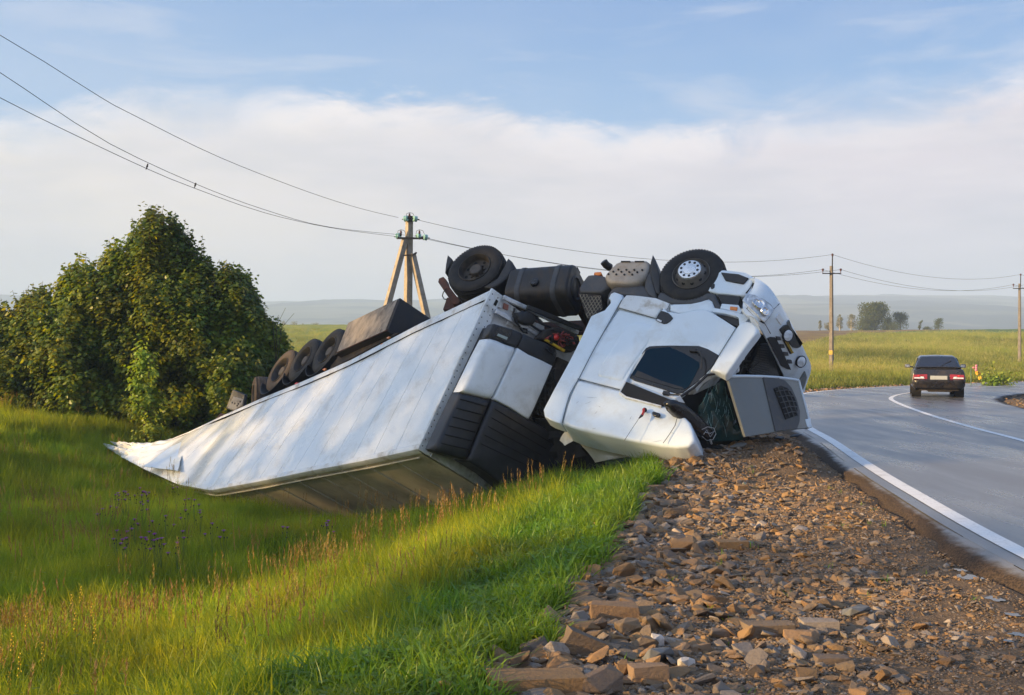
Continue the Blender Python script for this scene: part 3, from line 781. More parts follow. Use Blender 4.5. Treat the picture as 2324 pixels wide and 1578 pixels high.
# tall meadow grass in the ditch
X, Y = spread(115000, -21.5, 6, 4.2, 34)
d, st = road_coords(X, Y); e = d-np.interp(st, GO_Y, GO_V)
out = ~inpoly(X, Y, FOOT_TRAILER) & ~inpoly(X, Y, FOOT_CAB)
pk = vnoise(X, Y, 1.6, 31)+.35*(vnoise(X, Y, .5, 32)-.5)
dens = np.interp(Y, [4, 10, 20, 34], [1, .95, .6, .42])
keep = out & clear_of_stones(X, Y) & (e > .9+.8*(np.random.rand(len(e)))) & (np.random.rand(len(e)) < dens)
kinds = np.where(np.random.rand(len(X)) < np.clip((pk-.58)*.9, .012, .20)*np.interp(Y, [12, 17], [1, .25])+.22*np.exp(-((-X*math.sin(SUN_AZ)+Y*math.cos(SUN_AZ)-10.8)/1.1)**2)*(e > 4)*(Y < 13), np.random.randint(5, 8, len(X)), np.random.randint(0, 5, len(X)))
MEADOW = [(clump(100+i, 24, .46, .11, .0085, .35), [GRASS, SEED]) for i in range(4)] + [(clump(110, 20, .40, .11, .012, .8, wide=4), [GRASS, SEED])] + \
         [(clump(120+i, 18, .46, .10, .008, .35, heads=3, hh=1.45), [GRASS, SEED]) for i in range(2)] + [(clump(130, 16, .46, .10, .008, .35, heads=3, hh=1.3), [GRASS, STRAW])]
zs = .75+.55*vnoise(X, Y, 2.4, 33)*np.interp(e, [0, 2.6, 4.6, 30], [.55, .62, 1, 1.1])
plant('meadow_grass', X, Y, keep, MEADOW, .8, 1.25, kinds, 'tall green meadow grass with brown seed heads filling the ditch', 'grass', zs)

# shorter juicy grass along the shoulder
X, Y = spread(60000, -3.2, 7, 4.2, 24)
d, st = road_coords(X, Y); e = d-np.interp(st, GO_Y, GO_V)
wob_ = (vnoise(X, Y, .9, 35)-.5)*.9+(vnoise(X, Y, .3, 36)-.5)*.35
keep = clear_of_stones(X, Y) & ~inpoly(X, Y, FOOT_TRAILER) & ~inpoly(X, Y, FOOT_CAB) & (e > -.05+wob_*.6) & (e < 2.4+wob_) & (np.random.rand(len(e)) < np.interp(Y, [4, 10, 20], [1, .9, .6]))
VERGE = [(clump(200+i, 18, .23, .09, .011, .9, wide=2), [GRASS2, SEED]) for i in range(4)] + [(clump(210, 14, .30, .08, .012, 1.1), [GRASS2, SEED]), (clump(211, 10, .16, .09, .012, .7, wide=16), [GRASS2, SEED])]
plant('verge_grass', X, Y, keep, VERGE, .8, 1.3, len(VERGE), 'short bright green grass along the edge of the gravel shoulder', 'grass', .7+.6*vnoise(X, Y, 1.1, 37))
# blades coming up between the stones
X, Y = spread(5000, -.5, 6.5, 4.5, 20)
d, st = road_coords(X, Y); e = d-np.interp(st, GO_Y, GO_V)
keep = (e < 0) & (d > ASPH_L+.2) & (np.random.rand(len(e)) < .045) & ~inpoly(X, Y, FOOT_CAB)
WEED = [(clump(220+i, 6, .10, .04, .006, .9), [GRASS2, SEED]) for i in range(2)]
plant('weeds', X, Y, keep, WEED, .6, 1.2, 2, 'sparse green weeds coming up between the shoulder stones', 'weeds')

# the fields beyond the road
n = 42000
Y = 42+150*np.random.rand(n)**1.25; rt = np.where(np.random.rand(n) < .72, np.random.uniform(.04, .52, n), np.random.uniform(-.52, .05, n)); X = rt*Y
d, st = road_coords(X, Y); e = d-np.interp(st, GO_Y, GO_V)
pt = vnoise(X, Y*.45, 7, 41)*.6+vnoise(X, Y*.5, 2.6, 42)*.4
keep = (e > .25+.5*np.random.rand(n)) & (np.random.rand(n) < .55+.7*(pt-.4)) & (dryness(rt, Y, X) < np.random.uniform(.3, .9, n))
FIELD = [(clump(300+i, 30, .42, .40, .022, .55, heads=0), [FIELDG, SEED]) for i in range(3)] + [(clump(310+i, 22, .42, .38, .02, .7, heads=6, hh=1.25), [FIELDG, PALEH]) for i in range(2)]
kn = np.where((Y > np.interp(rt, [.2, .3, .4, .5], [58, 58, 62, 66])) & (pt > .42) & (np.random.rand(n) < .75), np.random.randint(3, 5, n), np.random.randint(0, 3, n))
kf = keep
plant('field_grass', X, Y, kf, FIELD, .8, 1.5, kn, 'pale green field grass and crops beyond the bend of the road', 'grass', .7+.8*pt)

# ------------------------------------------------------------------ woody plants
def leaf_shape(V, Fc, RN, p, dr, nrm, l, w, rn):
    s = dr.cross(nrm); s = s.normalized() if s.length > 1e-6 else Vector((1, 0, 0))
    b = len(V); f = nrm*l*.10
    V.extend([p, p+dr*l*.30+s*w*.5-f, p+dr*l*.7+s*w*.42-f, p+dr*l, p+dr*l*.7-s*w*.42-f, p+dr*l*.30-s*w*.5-f])
    Fc.append((b, b+1, b+2, b+3)); Fc.append((b, b+3, b+4, b+5)); RN.extend([rn, rn])

def shrub(base, H, hw, n, seed, label, lmat, group, name='shrub', leaf=.12, peak=1.0, cat='shrub', low=.02, stems=9):
    r = random.Random(seed); V = []; Fc = []; RN = []
    root = thing(name, base, label, cat, group)
    def env(t, a):      # half width at relative height t
        w = max(0, 1-t)**(.42+.28*peak)*(.72+.9*min(t, .35))*1.12
        return hw*w*(1+.42*noise.noise(Vector((math.cos(a)*1.7+seed, math.sin(a)*1.7, t*4.5)))+.22*noise.noise(Vector((math.cos(a)*4+seed, math.sin(a)*4, t*11))))
    tw = []
    for i in range(n):
        t = low+(1-low)*r.random()**.92; a = r.uniform(0, 2*PI); q = r.random()**.42
        rad = env(t, a)*q
        p = Vector((math.cos(a)*rad, math.sin(a)*rad*.85, t*H))
        out_ = Vector((math.cos(a), math.sin(a), 0)); dr = (out_*r.uniform(.15, .8)+Vector((r.uniform(-.4, .4), r.uniform(-.4, .4), r.uniform(.25, 1.2)))).normalized()
        shoot = q > .80 and r.random() < .22; L_ = leaf*r.uniform(2.2, 4.6)*(2.1 if shoot else 1)
        if shoot: dr = (out_*r.uniform(.1, .5)+Vector((r.uniform(-.3, .3), r.uniform(-.3, .3), 1.1))).normalized()
        tint = min(1, max(0, r.gauss(.42, .26)))
        k = r.randint(5, 9) if not shoot else r.randint(10, 15)
        for j in range(k):
            pp = p+dr*L_*(j/(k-1)-.25); s2 = dr.orthogonal().normalized(); s2.rotate(Quaternion(dr, j*2.4+r.random()))
            ld = (s2*.8+dr*.3+Vector((0, 0, -.55))).normalized(); nn = (Vector((0, 0, .45))+out_*.8+s2*.3+Vector((r.uniform(-.7, .7), r.uniform(-.7, .7), r.uniform(-.3, .3)))).normalized()
            l = leaf*r.uniform(.6, 1.15)
            leaf_shape(V, Fc, RN, pp, ld, nn, l, l*r.uniform(.65, .9), min(1, max(0, tint+r.uniform(-.15, .15))))
        if q > .88 or shoot: tw.append((p-dr*L_*.4, p+dr*L_*.7))
    me = bpy.data.meshes.new('crown'); me.from_pydata(V, [], Fc)
    a = me.attributes.new('rnd', 'FLOAT', 'FACE'); a.data.foreach_set('value', RN)
    link('crown', me, lmat, root)
    sm = MB()
    for i in range(stems):
        a = r.uniform(0, 2*PI); rr = hw*.55*r.random(); ht = H*r.uniform(.55, .9)
        sm.tube([base+Vector((math.cos(a)*rr*.2, math.sin(a)*rr*.2, -.15)), base+Vector((math.cos(a)*rr*.55, math.sin(a)*rr*.55, ht*.45)), base+Vector((math.cos(a)*rr, math.sin(a)*rr, ht))], [.05*H/6+.01, .03*H/6+.008, .008], 6)
    for a_, b_ in tw[::3]: sm.tube([base+a_, base+b_], [.010, .004], 4)
    sm.build('stem', BARK, root, smooth=180, recalc=False)
    return root

GRP = 'shrubs behind the overturned trailer'
# the thicket: shrubs grown into each other; outline and depth in metres at its own place
TH_Y = 31.4
TOPL = [(-130,700),(-60,720),(-20,700),(5,694),(22,706),(40,684),(62,660),(88,650),(112,668),(135,640),(160,606),(184,588),(206,596),(222,628),(240,572),(262,552),(284,548),(300,524),(318,498),(334,474),(347,460),(358,482),(372,490),(396,486),(408,508),(428,520),(440,556),(456,570),(472,584),(490,604),(508,596),(524,592),(540,606),(560,620),(578,650),(592,690),(604,716),(618,722),(632,746),(646,764),(656,800)]
SHR = [(-40, 'green shrub at the left edge of the picture, lowest part of the thicket'), (78, 'leafy sunlit shrub second from the left end of the thicket'),
       (186, 'shrub with a pointed shoulder, left of the tallest peak of the thicket'), (350, 'tallest shrub with a ragged pointed top behind the small sapling'),
       (268, 'middle shrub between the pointed shoulder and the tallest peak'), (430, 'dark shrub sloping down to the right of the tallest peak'),
       (520, 'dark round-topped shrub towards the right end of the thicket'), (615, 'small shrub at the right end of the thicket beside the trailer wheels')]
thr_ = random.Random(77); TU = [q[0] for q in TOPL]; TV = [q[1] for q in TOPL]; parts_ = {k: ([], [], [], []) for k in range(len(SHR))}
def th_top(u): return float(np.interp(u, TU, TV))+24
for i in range(20500):
    u = thr_.uniform(-130, 654); vt = th_top(u); vb = 965+.02*u
    f = thr_.random()**.80; v = vb+(vt-vb)*f
    x, z = (u-CX)/F*TH_Y, EYE-(v-CY)/F*TH_Y
    endt = min(1, max(.12, (660-u)/90))**.6
    D = (2.3*max(.04, 1-f**1.35)**.6+.10)*endt
    D *= 1+.55*noise.noise(Vector((x*.95, z*.95, 3.3)))+.30*noise.noise(Vector((x*2.3, z*2.3, 8.1)))
    q = 1-.85*thr_.random()**1.7; sgn = -1 if thr_.random() < .74 else 1
    y = TH_Y+sgn*D*q
    # the parts leaning towards the viewer are seen nearer: keep the outline where it is
    sc_ = y/TH_Y; p = Vector((x*sc_, y, EYE+(z-EYE)*sc_))
    if thr_.random() < .10*f: p += Vector((thr_.uniform(-.15, .15), 0, thr_.uniform(.0, .25)))
    dzx = (th_top(u+12)-th_top(u-12))/24
    gx = noise.noise(Vector(((x+.2)*.95, z*.95, 3.3)))-noise.noise(Vector(((x-.2)*.95, z*.95, 3.3)))
    out_ = Vector((.5*dzx-2.4*gx+thr_.uniform(-.6, .6), sgn*.8, .25+.5*f)).normalized()
    shoot = f > .82 and thr_.random() < .16
    dr = (out_*thr_.uniform(.2, .8)+Vector((thr_.uniform(-.5, .5), thr_.uniform(-.4, .4), thr_.uniform(.2, 1.1)))).normalized()
    if shoot: dr = Vector((thr_.uniform(-.3, .3), thr_.uniform(-.3, .2), 1)).normalized()
    leaf = .125*thr_.uniform(.85, 1.15); L_ = leaf*thr_.uniform(2.2, 4.4)*(1.6 if shoot else 1); k = thr_.randint(5, 8) if not shoot else 12
    b_ = min(range(len(SHR)), key=lambda n_: abs(SHR[n_][0]+22*noise.noise(Vector((n_*3.3, z*.9, 0)))-u)); V, Fc, RN, TW = parts_[b_]
    tint = min(1, max(0, thr_.gauss(.42, .26)))
    for j_ in range(k):
        pp = p+dr*L_*(j_/(k-1)-.35); s2 = dr.orthogonal().normalized(); s2.rotate(Quaternion(dr, j_*2.4+thr_.random()))
        ld = (s2*.8+dr*.3+Vector((0, 0, -.55))).normalized()
        nn = (Vector((0, 0, .4))+out_*.7+s2*.3+Vector((thr_.uniform(-.8, .8), thr_.uniform(-.7, .7), thr_.uniform(-.4, .4)))).normalized()
        l = leaf*thr_.uniform(.65, 1.2); leaf_shape(V, Fc, RN, pp, ld, nn, l, l*thr_.uniform(.7, .95), min(1, max(0, tint+thr_.uniform(-.15, .15))))
    if thr_.random() < .05 or shoot: TW.append((p-dr*L_*.5, p+dr*L_*.7))
for k, (u, lab) in enumerate(SHR):
    X = (u-CX)/F*TH_Y; base = Vector((X, TH_Y, hz(X, TH_Y))); root = thing('shrub', base, lab, 'shrub', GRP); V, Fc, RN, TW = parts_[k]
    me = bpy.data.meshes.new('crown'); me.from_pydata([q-base for q in V], [], Fc); a = me.attributes.new('rnd', 'FLOAT', 'FACE'); a.data.foreach_set('value', RN); link('crown', me, LEAF, root)
    sm = MB(); H_ = EYE-(th_top(u)-CY)/F*TH_Y-base.z
    for n_ in range(9):
        a = thr_.uniform(0, 2*PI); rr = .9*thr_.random(); sm.tube([base+Vector((0, 0, -.15)), base+Vector((math.cos(a)*rr*.6, math.sin(a)*rr*.6, H_*.4)), base+Vector((math.cos(a)*rr, math.sin(a)*rr, H_*thr_.uniform(.6, .85)))], [.05, .035, .01], 6)
    for a_, b2 in TW: sm.tube([a_, b2], [.010, .004], 4)
    sm.build('stem', BARK, root, smooth=180, recalc=False, kind='stuff')
Y = 27.5; X = (328-CX)/F*Y; z = hz(X, Y)
shrub(Vector((X, Y, z)), EYE-(806-CY)/F*Y-z, .42, 170, 21, 'small bright green sapling standing in front of the dark thicket', LEAF2, None, 'sapling', .11, .9, 'sapling', low=.28, stems=3)
X = (345-CX)/F*26.8; z = hz(X, 26.8)
shrub(Vector((X, 26.8, z)), .75, .45, 60, 22, 'low yellow-green bush at the foot of the sapling', LEAF2, None, 'low_bush', .10, .4, 'bush', stems=3)
# bare twigs
tm = MB()
for dx, hh_ in ((0, 1.0), (.12, .85), (-.1, .8)):
    b = U(628, 780, 30.3); tm.tube([b+Vector((0, 0, -.8)), b+Vector((dx, 0, hh_*.5)), b+Vector((dx*2+.25, 0, hh_))], [.012, .008, .004], 5)
tag(tm.build('bare_branch', BARK, None, smooth=180), 'thin bare branches sticking up at the right end of the thicket', 'branch')

def fartree(u, vt, vb, hw, Y, lab, group, lm=LEAFF, n=220, tw=.12, lean=0.0, trunk=BARK, name='far_tree', low=.02, cat='tree', peak=.3, seed=None):
    X = (u-CX)/F*Y; zb = EYE-(vb-CY)/F*Y; zb = min(zb, hz(X, Y)+.3); H = EYE-(vt-CY)/F*Y-zb; W_ = hw/F*Y
    r = random.Random(u if seed is None else seed); root = thing(name, (X, Y, zb), lab, cat, group); V = []; Fc = []; RN = []
    lobes = [(Vector((r.uniform(-.6, .6)*W_, r.uniform(-.6, .6)*W_, H*r.uniform(low+.06, .86))), W_*r.uniform(.42, .66)) for _ in range(17)]
    lobes = [(c, rr*(1-.5*peak*(c.z/H)**2)) for c, rr in lobes]+[(Vector((0, 0, H-W_*.3)), W_*.3)]
    lobes = [(Vector((c.x, c.y, min(c.z, H-rr*.95))), rr) for c, rr in lobes]
    sz = max(.14, H*.035)
    for i in range(n*9):
        c, rr = r.choice(lobes); q = Vector((r.gauss(0, 1), r.gauss(0, 1), r.gauss(0, 1))).normalized()*rr*r.random()**.35
        p = c+q; p.x += lean*H*(p.z/H)**2
        d1 = Vector((r.gauss(0, 1), r.gauss(0, 1), r.gauss(0, 1))).normalized(); n1 = d1.orthogonal().normalized()
        leaf_shape(V, Fc, RN, p, d1, n1, sz*r.uniform(.7, 1.5), sz*r.uniform(.6, 1.1), r.random())
    me = bpy.data.meshes.new('crown'); me.from_pydata(V, [], Fc)
    a = me.attributes.new('rnd', 'FLOAT', 'FACE'); a.data.foreach_set('value', RN); link('crown', me, lm, root)
    tk = MB(); o = Vector((X, Y, zb))
    tk.tube([o+Vector((0, 0, -.5)), o+Vector((lean*H*.2, 0, H*.45)), o+Vector((lean*H*.8, 0, H*.85))], [tw, tw*.7, tw*.2], 7)
    for c, rr in lobes[:6]:
        tk.tube([o+Vector((0, 0, c.z*.45)), o+c], [tw*.4, tw*.12], 5)
    tk.build('trunk', trunk, root, smooth=180, recalc=False)
    return root
G1 = 'trees on the ridge beyond the right field'
fartree(1985, 685, 749, 38, 262, 'big round-crowned green tree on the ridge beyond the road', G1, n=900, tw=.25)
fartree(2043, 708, 749, 22, 265, 'dark green tree standing right beside the big round tree on the ridge', G1, n=360, peak=.6, tw=.15)
fartree(2014, 722, 749, 16, 263, 'low dark tree tucked under the right side of the big round tree', G1, n=220)
fartree(1906, 714, 748, 9, 268, 'pale birch with a white trunk just right of the nearer concrete post', G1, lm=LEAFB, n=120, trunk=BIRCH, tw=.18, low=.06)
fartree(1932, 713, 748, 13, 266, 'pale birch with a broad thin crown left of the big round tree', G1, lm=LEAFB, n=170, trunk=BIRCH, tw=.16, low=.06)
fartree(1957, 724, 748, 13, 262, 'olive bushy tree touching the left side of the big round tree', G1, n=180)
fartree(1880, 731, 748, 10, 270, 'low hazy tree just left of the nearer concrete post on the ridge', G1, lm=LEAFB, n=90)
fartree(1861, 727, 748, 5, 272, 'thin wispy tree at the left end of the ridge trees', G1, lm=LEAFB, n=36, low=.06)
fartree(2086, 726, 749, 5, 262, 'small wind-bent wispy tree standing alone on the ridge', G1, n=36, lean=.35, low=.1)
fartree(2129, 722, 750, 11, 262, 'lone leaning bushy tree at the right end of the ridge trees', G1, n=130, lean=.15)
fartree(1963, 733, 750, 20, 261, 'low olive bushes in front of the left side of the big round tree', G1, n=170, low=0, name='far_bush', cat='bush')
fartree(2028, 731, 750, 24, 260, 'low dark bushes in front of the big round tree and the dark tree', G1, n=200, low=0, name='far_bush', cat='bush')
fartree(2105, 741, 750, 10, 262, 'low rounded bush between the bent wispy tree and the lone leaning tree', G1, n=60, low=.0, name='far_bush', cat='bush')
G2 = 'hazy trees beyond the left field'
fartree(645, 727, 741, 9, 330, 'hazy pale tree behind the right edge of the thicket', G2, lm=LEAFB, n=60)
fartree(667, 729, 741, 10, 330, 'hazy pale tree in the middle of the far row left of the trailer wheels', G2, lm=LEAFB, n=70)
fartree(688, 734, 741, 7, 330, 'low hazy tree next to the gap in the far row', G2, lm=LEAFB, n=40)
fartree(716, 732, 741, 12, 330, 'isolated hazy tree at the right end of the far row above the trailer wheels', G2, lm=LEAFB, n=70)

# a row of trees out of the picture on the left: it shades the ditch and lets the low sun through its gaps
tr = random.Random(5); V = []; Fc = []; RN = []; tk = MB()
def shade_tree(q, dist, H, R_, n, low=.5):
    X = -dist*math.cos(SUN_AZ)-q*math.sin(SUN_AZ); Yt = -dist*math.sin(SUN_AZ)+q*math.cos(SUN_AZ); z0 = hz(X, Yt)
    for i in range(n):
        a = tr.uniform(0, 2*PI); t = tr.random(); q_ = tr.random()**.4
        rr = R_*math.sin(PI*(.12+.85*t))**.7*q_*(1+.3*math.sin(a*3+t*5))
        p = Vector((X+math.cos(a)*rr, Yt+math.sin(a)*rr, z0+low+(H-low)*t))
        d1 = Vector((tr.gauss(0, 1), tr.gauss(0, 1), tr.gauss(0, 1))).normalized(); n1 = d1.orthogonal().normalized(); l = tr.uniform(.3, .6)
        leaf_shape(V, Fc, RN, p, d1, n1, l, l*.8, tr.random())
    tk.tube([(X, Yt, z0-.3), (X, Yt, z0+H*.8)], [.16, .04], 6)
for (q, dist, H, R_, n) in SHADE_ROW: shade_tree(q, dist, H, R_, n)
me = bpy.data.meshes.new('treeline'); nlf = len(Fc); b = len(V)
V += tk.v; Fc += [tuple(b+i for i in f) for f in tk.f]
me.from_pydata(V, [], Fc); me.polygons.foreach_set('material_index', [0]*nlf+[1]*(len(Fc)-nlf))
a = me.attributes.new('rnd', 'FLOAT', 'FACE'); a.data.foreach_set('value', RN+[0]*(len(Fc)-nlf))
tag(link('treeline', me, [LEAF, BARK], None, 'stuff'), 'row of leafy trees shading the meadow from the left, out of the picture', 'treeline')

# all other stones: the largest are objects of their own, the rest one mass of gravel
n = 850000
Y = 4.6+19*np.random.rand(n); X = np.random.uniform(-1.5, 7, n)
d, st = road_coords(X, Y); e = d-np.interp(st, GO_Y, GO_V)
ew = e+(vnoise(X, Y, .8, 8)-.5)*.6
inr = (ew < .12) & (d > ASPH_L+.1) & (X < .5*Y+1)
mud = np.interp(d, [ASPH_L+.1, ASPH_L+.9, ASPH_L+1.6], [.3, .75, 1])*np.interp(vnoise(X, Y, 1.5, 51), [0, .35, .6], [.4, .85, 1])
keep = inr & (np.random.rand(n) < mud*np.interp(Y, [4.6, 8, 14, 24], [1, .95, .7, .45]))
X, Y, e, d = X[keep], Y[keep], e[keep], d[keep]; n = len(X)
S = .018+.045*np.random.rand(n)**2.4; big = np.random.rand(n); S = np.where(big < .028, np.random.uniform(.08, .17, n), S); S = np.where((big < .008) & (e > -2.4), np.random.uniform(.14, .26, n), S)
S *= np.interp(Y, [5, 12, 24], [1, 1.05, 1.2])*np.interp(e, [-3.2, -1.6, 0], [.42, .62, 1.05])
Z = height(X, Y)
rot = np.stack([np.random.randn(n)*.33, np.random.randn(n)*.33, np.random.rand(n)*2*PI], 1)
ap = S/Y*((np.abs(X/Y) < .47) & (Y > 5.05) & ~inpoly(X, Y, FOOT_CAB))
order = np.argsort(-ap); N_IND = 255
scl = np.stack([S*np.random.uniform(.8, 1.2, n), S*np.random.uniform(.7, 1.2, n), S*np.random.uniform(.6, 1.05, n)], 1)
kind = np.random.randint(0, len(SM), n)
for i in order[:N_IND]:
    o = link('stone', SM[kind[i]], None); o.location = (X[i], Y[i], Z[i]+S[i]*.08); o.rotation_euler = rot[i]; o.scale = scl[i]
    tag(o, 'plain flat brown stone, one of the many scattered over the gravel shoulder', 'stone', 'plain scattered shoulder stones')
rest = order[N_IND:]
scatter('gravel', np.stack([X, Y, Z+S*.05], 1)[rest], rot[rest], scl[rest], kind[rest], [(q, []) for q in SM], 'brown broken rock covering the road shoulder', 'gravel')
# bits broken off the cab
fr_ = random.Random(4)
for (u, v, m_, lab) in [(1712,1004,BLACKF,'black plastic fragment lying under the hanging grille flap'),(1768,1001,BLACKF,'curved black trim piece on the gravel below the grille insert'),(1806,994,BLACKF,'small black fragment near the road end of the grille flap'),
                       (1622,1022,BLACKF,'black shard in front of the shattered windscreen'),(1590,1030,QUARTZ,'white painted splinter just in front of the crushed cab corner'),(1676,1018,GREYST,'grey metal splinter on the rubble before the windscreen')]:
    q = onground(u, v); mb = MB(); c = q+Vector((0, 0, .03)); a = fr_.uniform(-.4, .4); l = fr_.uniform(.14, .3)
    d1 = Vector((math.cos(a), math.sin(a), fr_.uniform(-.1, .2))); d2 = Vector((-math.sin(a), math.cos(a), .2))
    mb.prism([c-d1*l*.5, c-d1*l*.1+d2*.05, c+d1*l*.3+d2*.07, c+d1*l*.5, c+d1*l*.2-d2*.05], Vector((0, 0, .025)))
    tag(mb.build('fragment', m_, None, bevel=.004), lab, 'debris', 'broken pieces beside the cab')
# stones along the outer edge of the bend and on the inside of the curve
n = 9000; k = np.random.randint(150, len(CEN)-140, n); side = np.random.rand(n) < .6
o_ = np.where(side, np.random.uniform(ASPH_L+.1, 4.6, n), -np.random.uniform(3.3, 6.6, n))
Q = CEN[k]+NRM[k]*o_[:, None]+np.random.randn(n, 2)*.1; okp = (Q[:, 1] > 24)
dd, _s = road_coords(Q[:, 0], Q[:, 1]); okp &= (dd > ASPH_L+.05) | (dd < ASPH_R-.1)
Q = Q[okp]; n = len(Q); S = np.random.uniform(.06, .2, n); Z = height(Q[:, 0], Q[:, 1])
scatter('roadside_rubble', np.stack([Q[:, 0], Q[:, 1], Z+.03], 1), np.stack([np.random.randn(n)*.3, np.random.randn(n)*.3, np.random.rand(n)*6.3], 1), np.stack([S, S*.8, S*.9], 1), np.random.randint(0, len(SM), n), [(q, []) for q in SM], 'brown rubble edging the far bend of the road', 'gravel')

# ------------------------------------------------------------------ flowers
PURPLE = mat('purple_petals', (.36, .06, .40), .7, var=.25, scale=90); BUD = mat('dark_buds', (.035, .022, .02), .8)
YELLOW = mat('yellow_petals', (.62, .40, .02), .7, var=.2, scale=90); GSTEM = mat('flower_stem', (.09, .15, .03), .7)
PINK = mat('pink_petals', (.70, .25, .33), .7, var=.25, scale=40)
def thistle_mesh(seed):
    r = random.Random(seed); mb = MB(); H = .68
    heads = [(Vector((0, 0, H)), 1)]+[(Vector((r.uniform(-.09, .09), r.uniform(-.09, .09), H*r.uniform(.8, 1.02))), 1 if k == 0 else 0) for k in range(4)]
    for p, fl in heads:
        mb.tube([(0, 0, H*.45), (p.x*.6, p.y*.6, p.z*.8), p], [.0025, .002, .002], 4, 0)
        mb.ball(p, (.009, .009, .011), seg=7, rings=5, mi=1)
        if fl:
            for k in range(16):
                a = k*2.399; o = Vector((math.cos(a), math.sin(a), 0)); rr = .032*(.5+.5*(k % 3)/2); s = Vector((-o.y, o.x, 0))*.005
                mb.add([p+Vector((0, 0, .008)), p+o*rr+s+Vector((0, 0, .026)), p+o*rr-s+Vector((0, 0, .026))], [(0, 1, 2)], 2)
    mb.tube([(0, 0, -.02), (0, 0, H*.5)], [.003, .0025], 4, 0)
    me = bpy.data.meshes.new('thistle'); me.from_pydata(mb.v, [], mb.f); me.polygons.foreach_set('material_index', mb.m)
    for q in (GSTEM, BUD, PURPLE): me.materials.append(q)
    return me
TM = [thistle_mesh(i) for i in range(3)]
PX6 = [(283,472),(196,490),(208,494),(220,506),(153,508),(256,512),(300,490),(315,496),(333,496),(575,535),(484,467),(528,590),(84,584),(127,571),(420,622),(255,640),(240,690),(671,662),(513,703),(362,717),(190,748),(209,740),(291,737),(312,738),(378,745),(400,741),(484,765),(732,700),(1048,680),(1281,660),(1290,648),(605,592),(350,650),(300,560),(545,530),(160,700),(1210,400),(1190,415)]
for k, (x, y) in enumerate(PX6):
    u, v = 197.2+.4243*x, 907.2+.4243*y
    # the head stands about .66 m above its ground
    lo, hi = 5.0, 40.0
    for _ in range(30):
        mid = (lo+hi)/2; q = U(u, v, mid)
        if q.z-.70 > hz(q.x, q.y): lo = mid
        else: hi = mid
    q = U(u, v, lo); q = Vector((q.x, q.y, hz(q.x, q.y)))
    o = link('thistle', TM[k % 3], None); o.location = q; o.rotation_euler = (0, 0, k*1.3)
    tag(o, 'purple thistle flower on a thin stem in the meadow grass', 'flower', 'purple thistles in the meadow')
ym = MB()
for k in range(26):
    z = .42+.3*k/26; a = k*2.4; rr = .02*(1-k/30)+.006; o = Vector((math.cos(a)*rr, math.sin(a)*rr, z)); mb_s = Vector((-math.sin(a), math.cos(a), 0))*.010
    ym.add([o, o+mb_s+Vector((0, 0, .018)), o+Vector((0, 0, .03)), o-mb_s+Vector((0, 0, .012))], [(0, 1, 2, 3)], 1)
ym.tube([(0, 0, -.02), (0, 0, .74)], [.004, .002], 4, 0)
me = bpy.data.meshes.new('yellow_flower'); me.from_pydata(ym.v, [], ym.f); me.polygons.foreach_set('material_index', ym.m); me.materials.append(GSTEM); me.materials.append(YELLOW)
for k, (x, y) in enumerate([(197,960),(558,965),(90,1100),(318,1180),(145,1270),(684,880),(705,1050),(533,825),(10,1200),(70,1400),(600,765),(815,25)]):
    u, v = x*.33952*.78886*1.1405 if False else x*(900/2324)*.78886, (1400+y*(900/2324))*.78886
    lo, hi = 5.0, 40.0
    for _ in range(30):
        mid = (lo+hi)/2; q = U(u, v, mid)
        if q.z-.62 > hz(q.x, q.y): lo = mid
        else: hi = mid
    q = U(u, v, lo); o = link('yellow_flower', me, None); o.location = (q.x, q.y, hz(q.x, q.y)+.25); o.rotation_euler = (0, 0, k); o.scale = (.6, .6, .55)
    tag(o, 'spike of small yellow flowers in the tall grass', 'flower', 'yellow flower spikes in the meadow')
# roadside memorial flowers
q = U(2212, 868, 47.0); z = hz(q.x, q.y); b = Vector((q.x, q.y, z))
root = thing('memorial_wreath', b, 'pink and yellow artificial flowers tied to a thin roadside stake', 'wreath')
mb = MB(); mb.tube([b+Vector((-.16, 0, -.1)), b+Vector((-.16, 0, .95))], .02, 6); mb.build('stake', mat('stake_green', (.10, .17, .12), .6), root)
fr = random.Random(3); mp, my = MB(), MB()
for k in range(26):
    t = fr.random(); c = b+Vector((.02+.2*t+fr.uniform(-.07, .07), fr.uniform(-.06, .06), 1.02-.5*t+fr.uniform(-.07, .07)))
    (mp if t < .55 else my).ball(c, fr.uniform(.035, .06), seg=7, rings=5)
mp.build('pink_blossoms', PINK, root); my.build('yellow_blossoms', mat('orange_petals', (.75, .40, .03), .7), root)
X = (2262-CX)/F*47; shrub(Vector((X, 47, hz(X, 47))), .42, .9, 80, 33, 'low bright yellow-green bush beside the far road edge', LEAF2, None, 'low_bush', .13, .2, 'bush', stems=3)
# ------------------------------------------------------------------ truck materials
WHITE = mat('white_truck_paint', (.72, .81, .88), .34, var=.03, scale=2, coat=.35, dirt=((.46, .44, .38), .30, 2.6), rv=.06)
WHITED = mat('dirty_white_paint', (.76, .78, .78), .45, var=.05, scale=3, coat=.2, dirt=((.36, .30, .21), .75, 3.5))
TRAILW = mat('trailer_side_skin', (.82, .84, .84), .20, var=.03, scale=1.2, coat=.45, dirt=((.48, .46, .41), .5, 2.2), rv=.08)
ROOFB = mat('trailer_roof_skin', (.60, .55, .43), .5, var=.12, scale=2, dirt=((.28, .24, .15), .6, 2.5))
ALU = mat('aluminium', (.62, .63, .64), .38, metal=.75, var=.12, scale=8, dirt=((.30, .27, .22), .7, 6))
STEELP = mat('perforated_steel', (.34, .31, .27), .55, metal=.35, var=.15, scale=6, dirt=((.26, .21, .15), .7, 5))
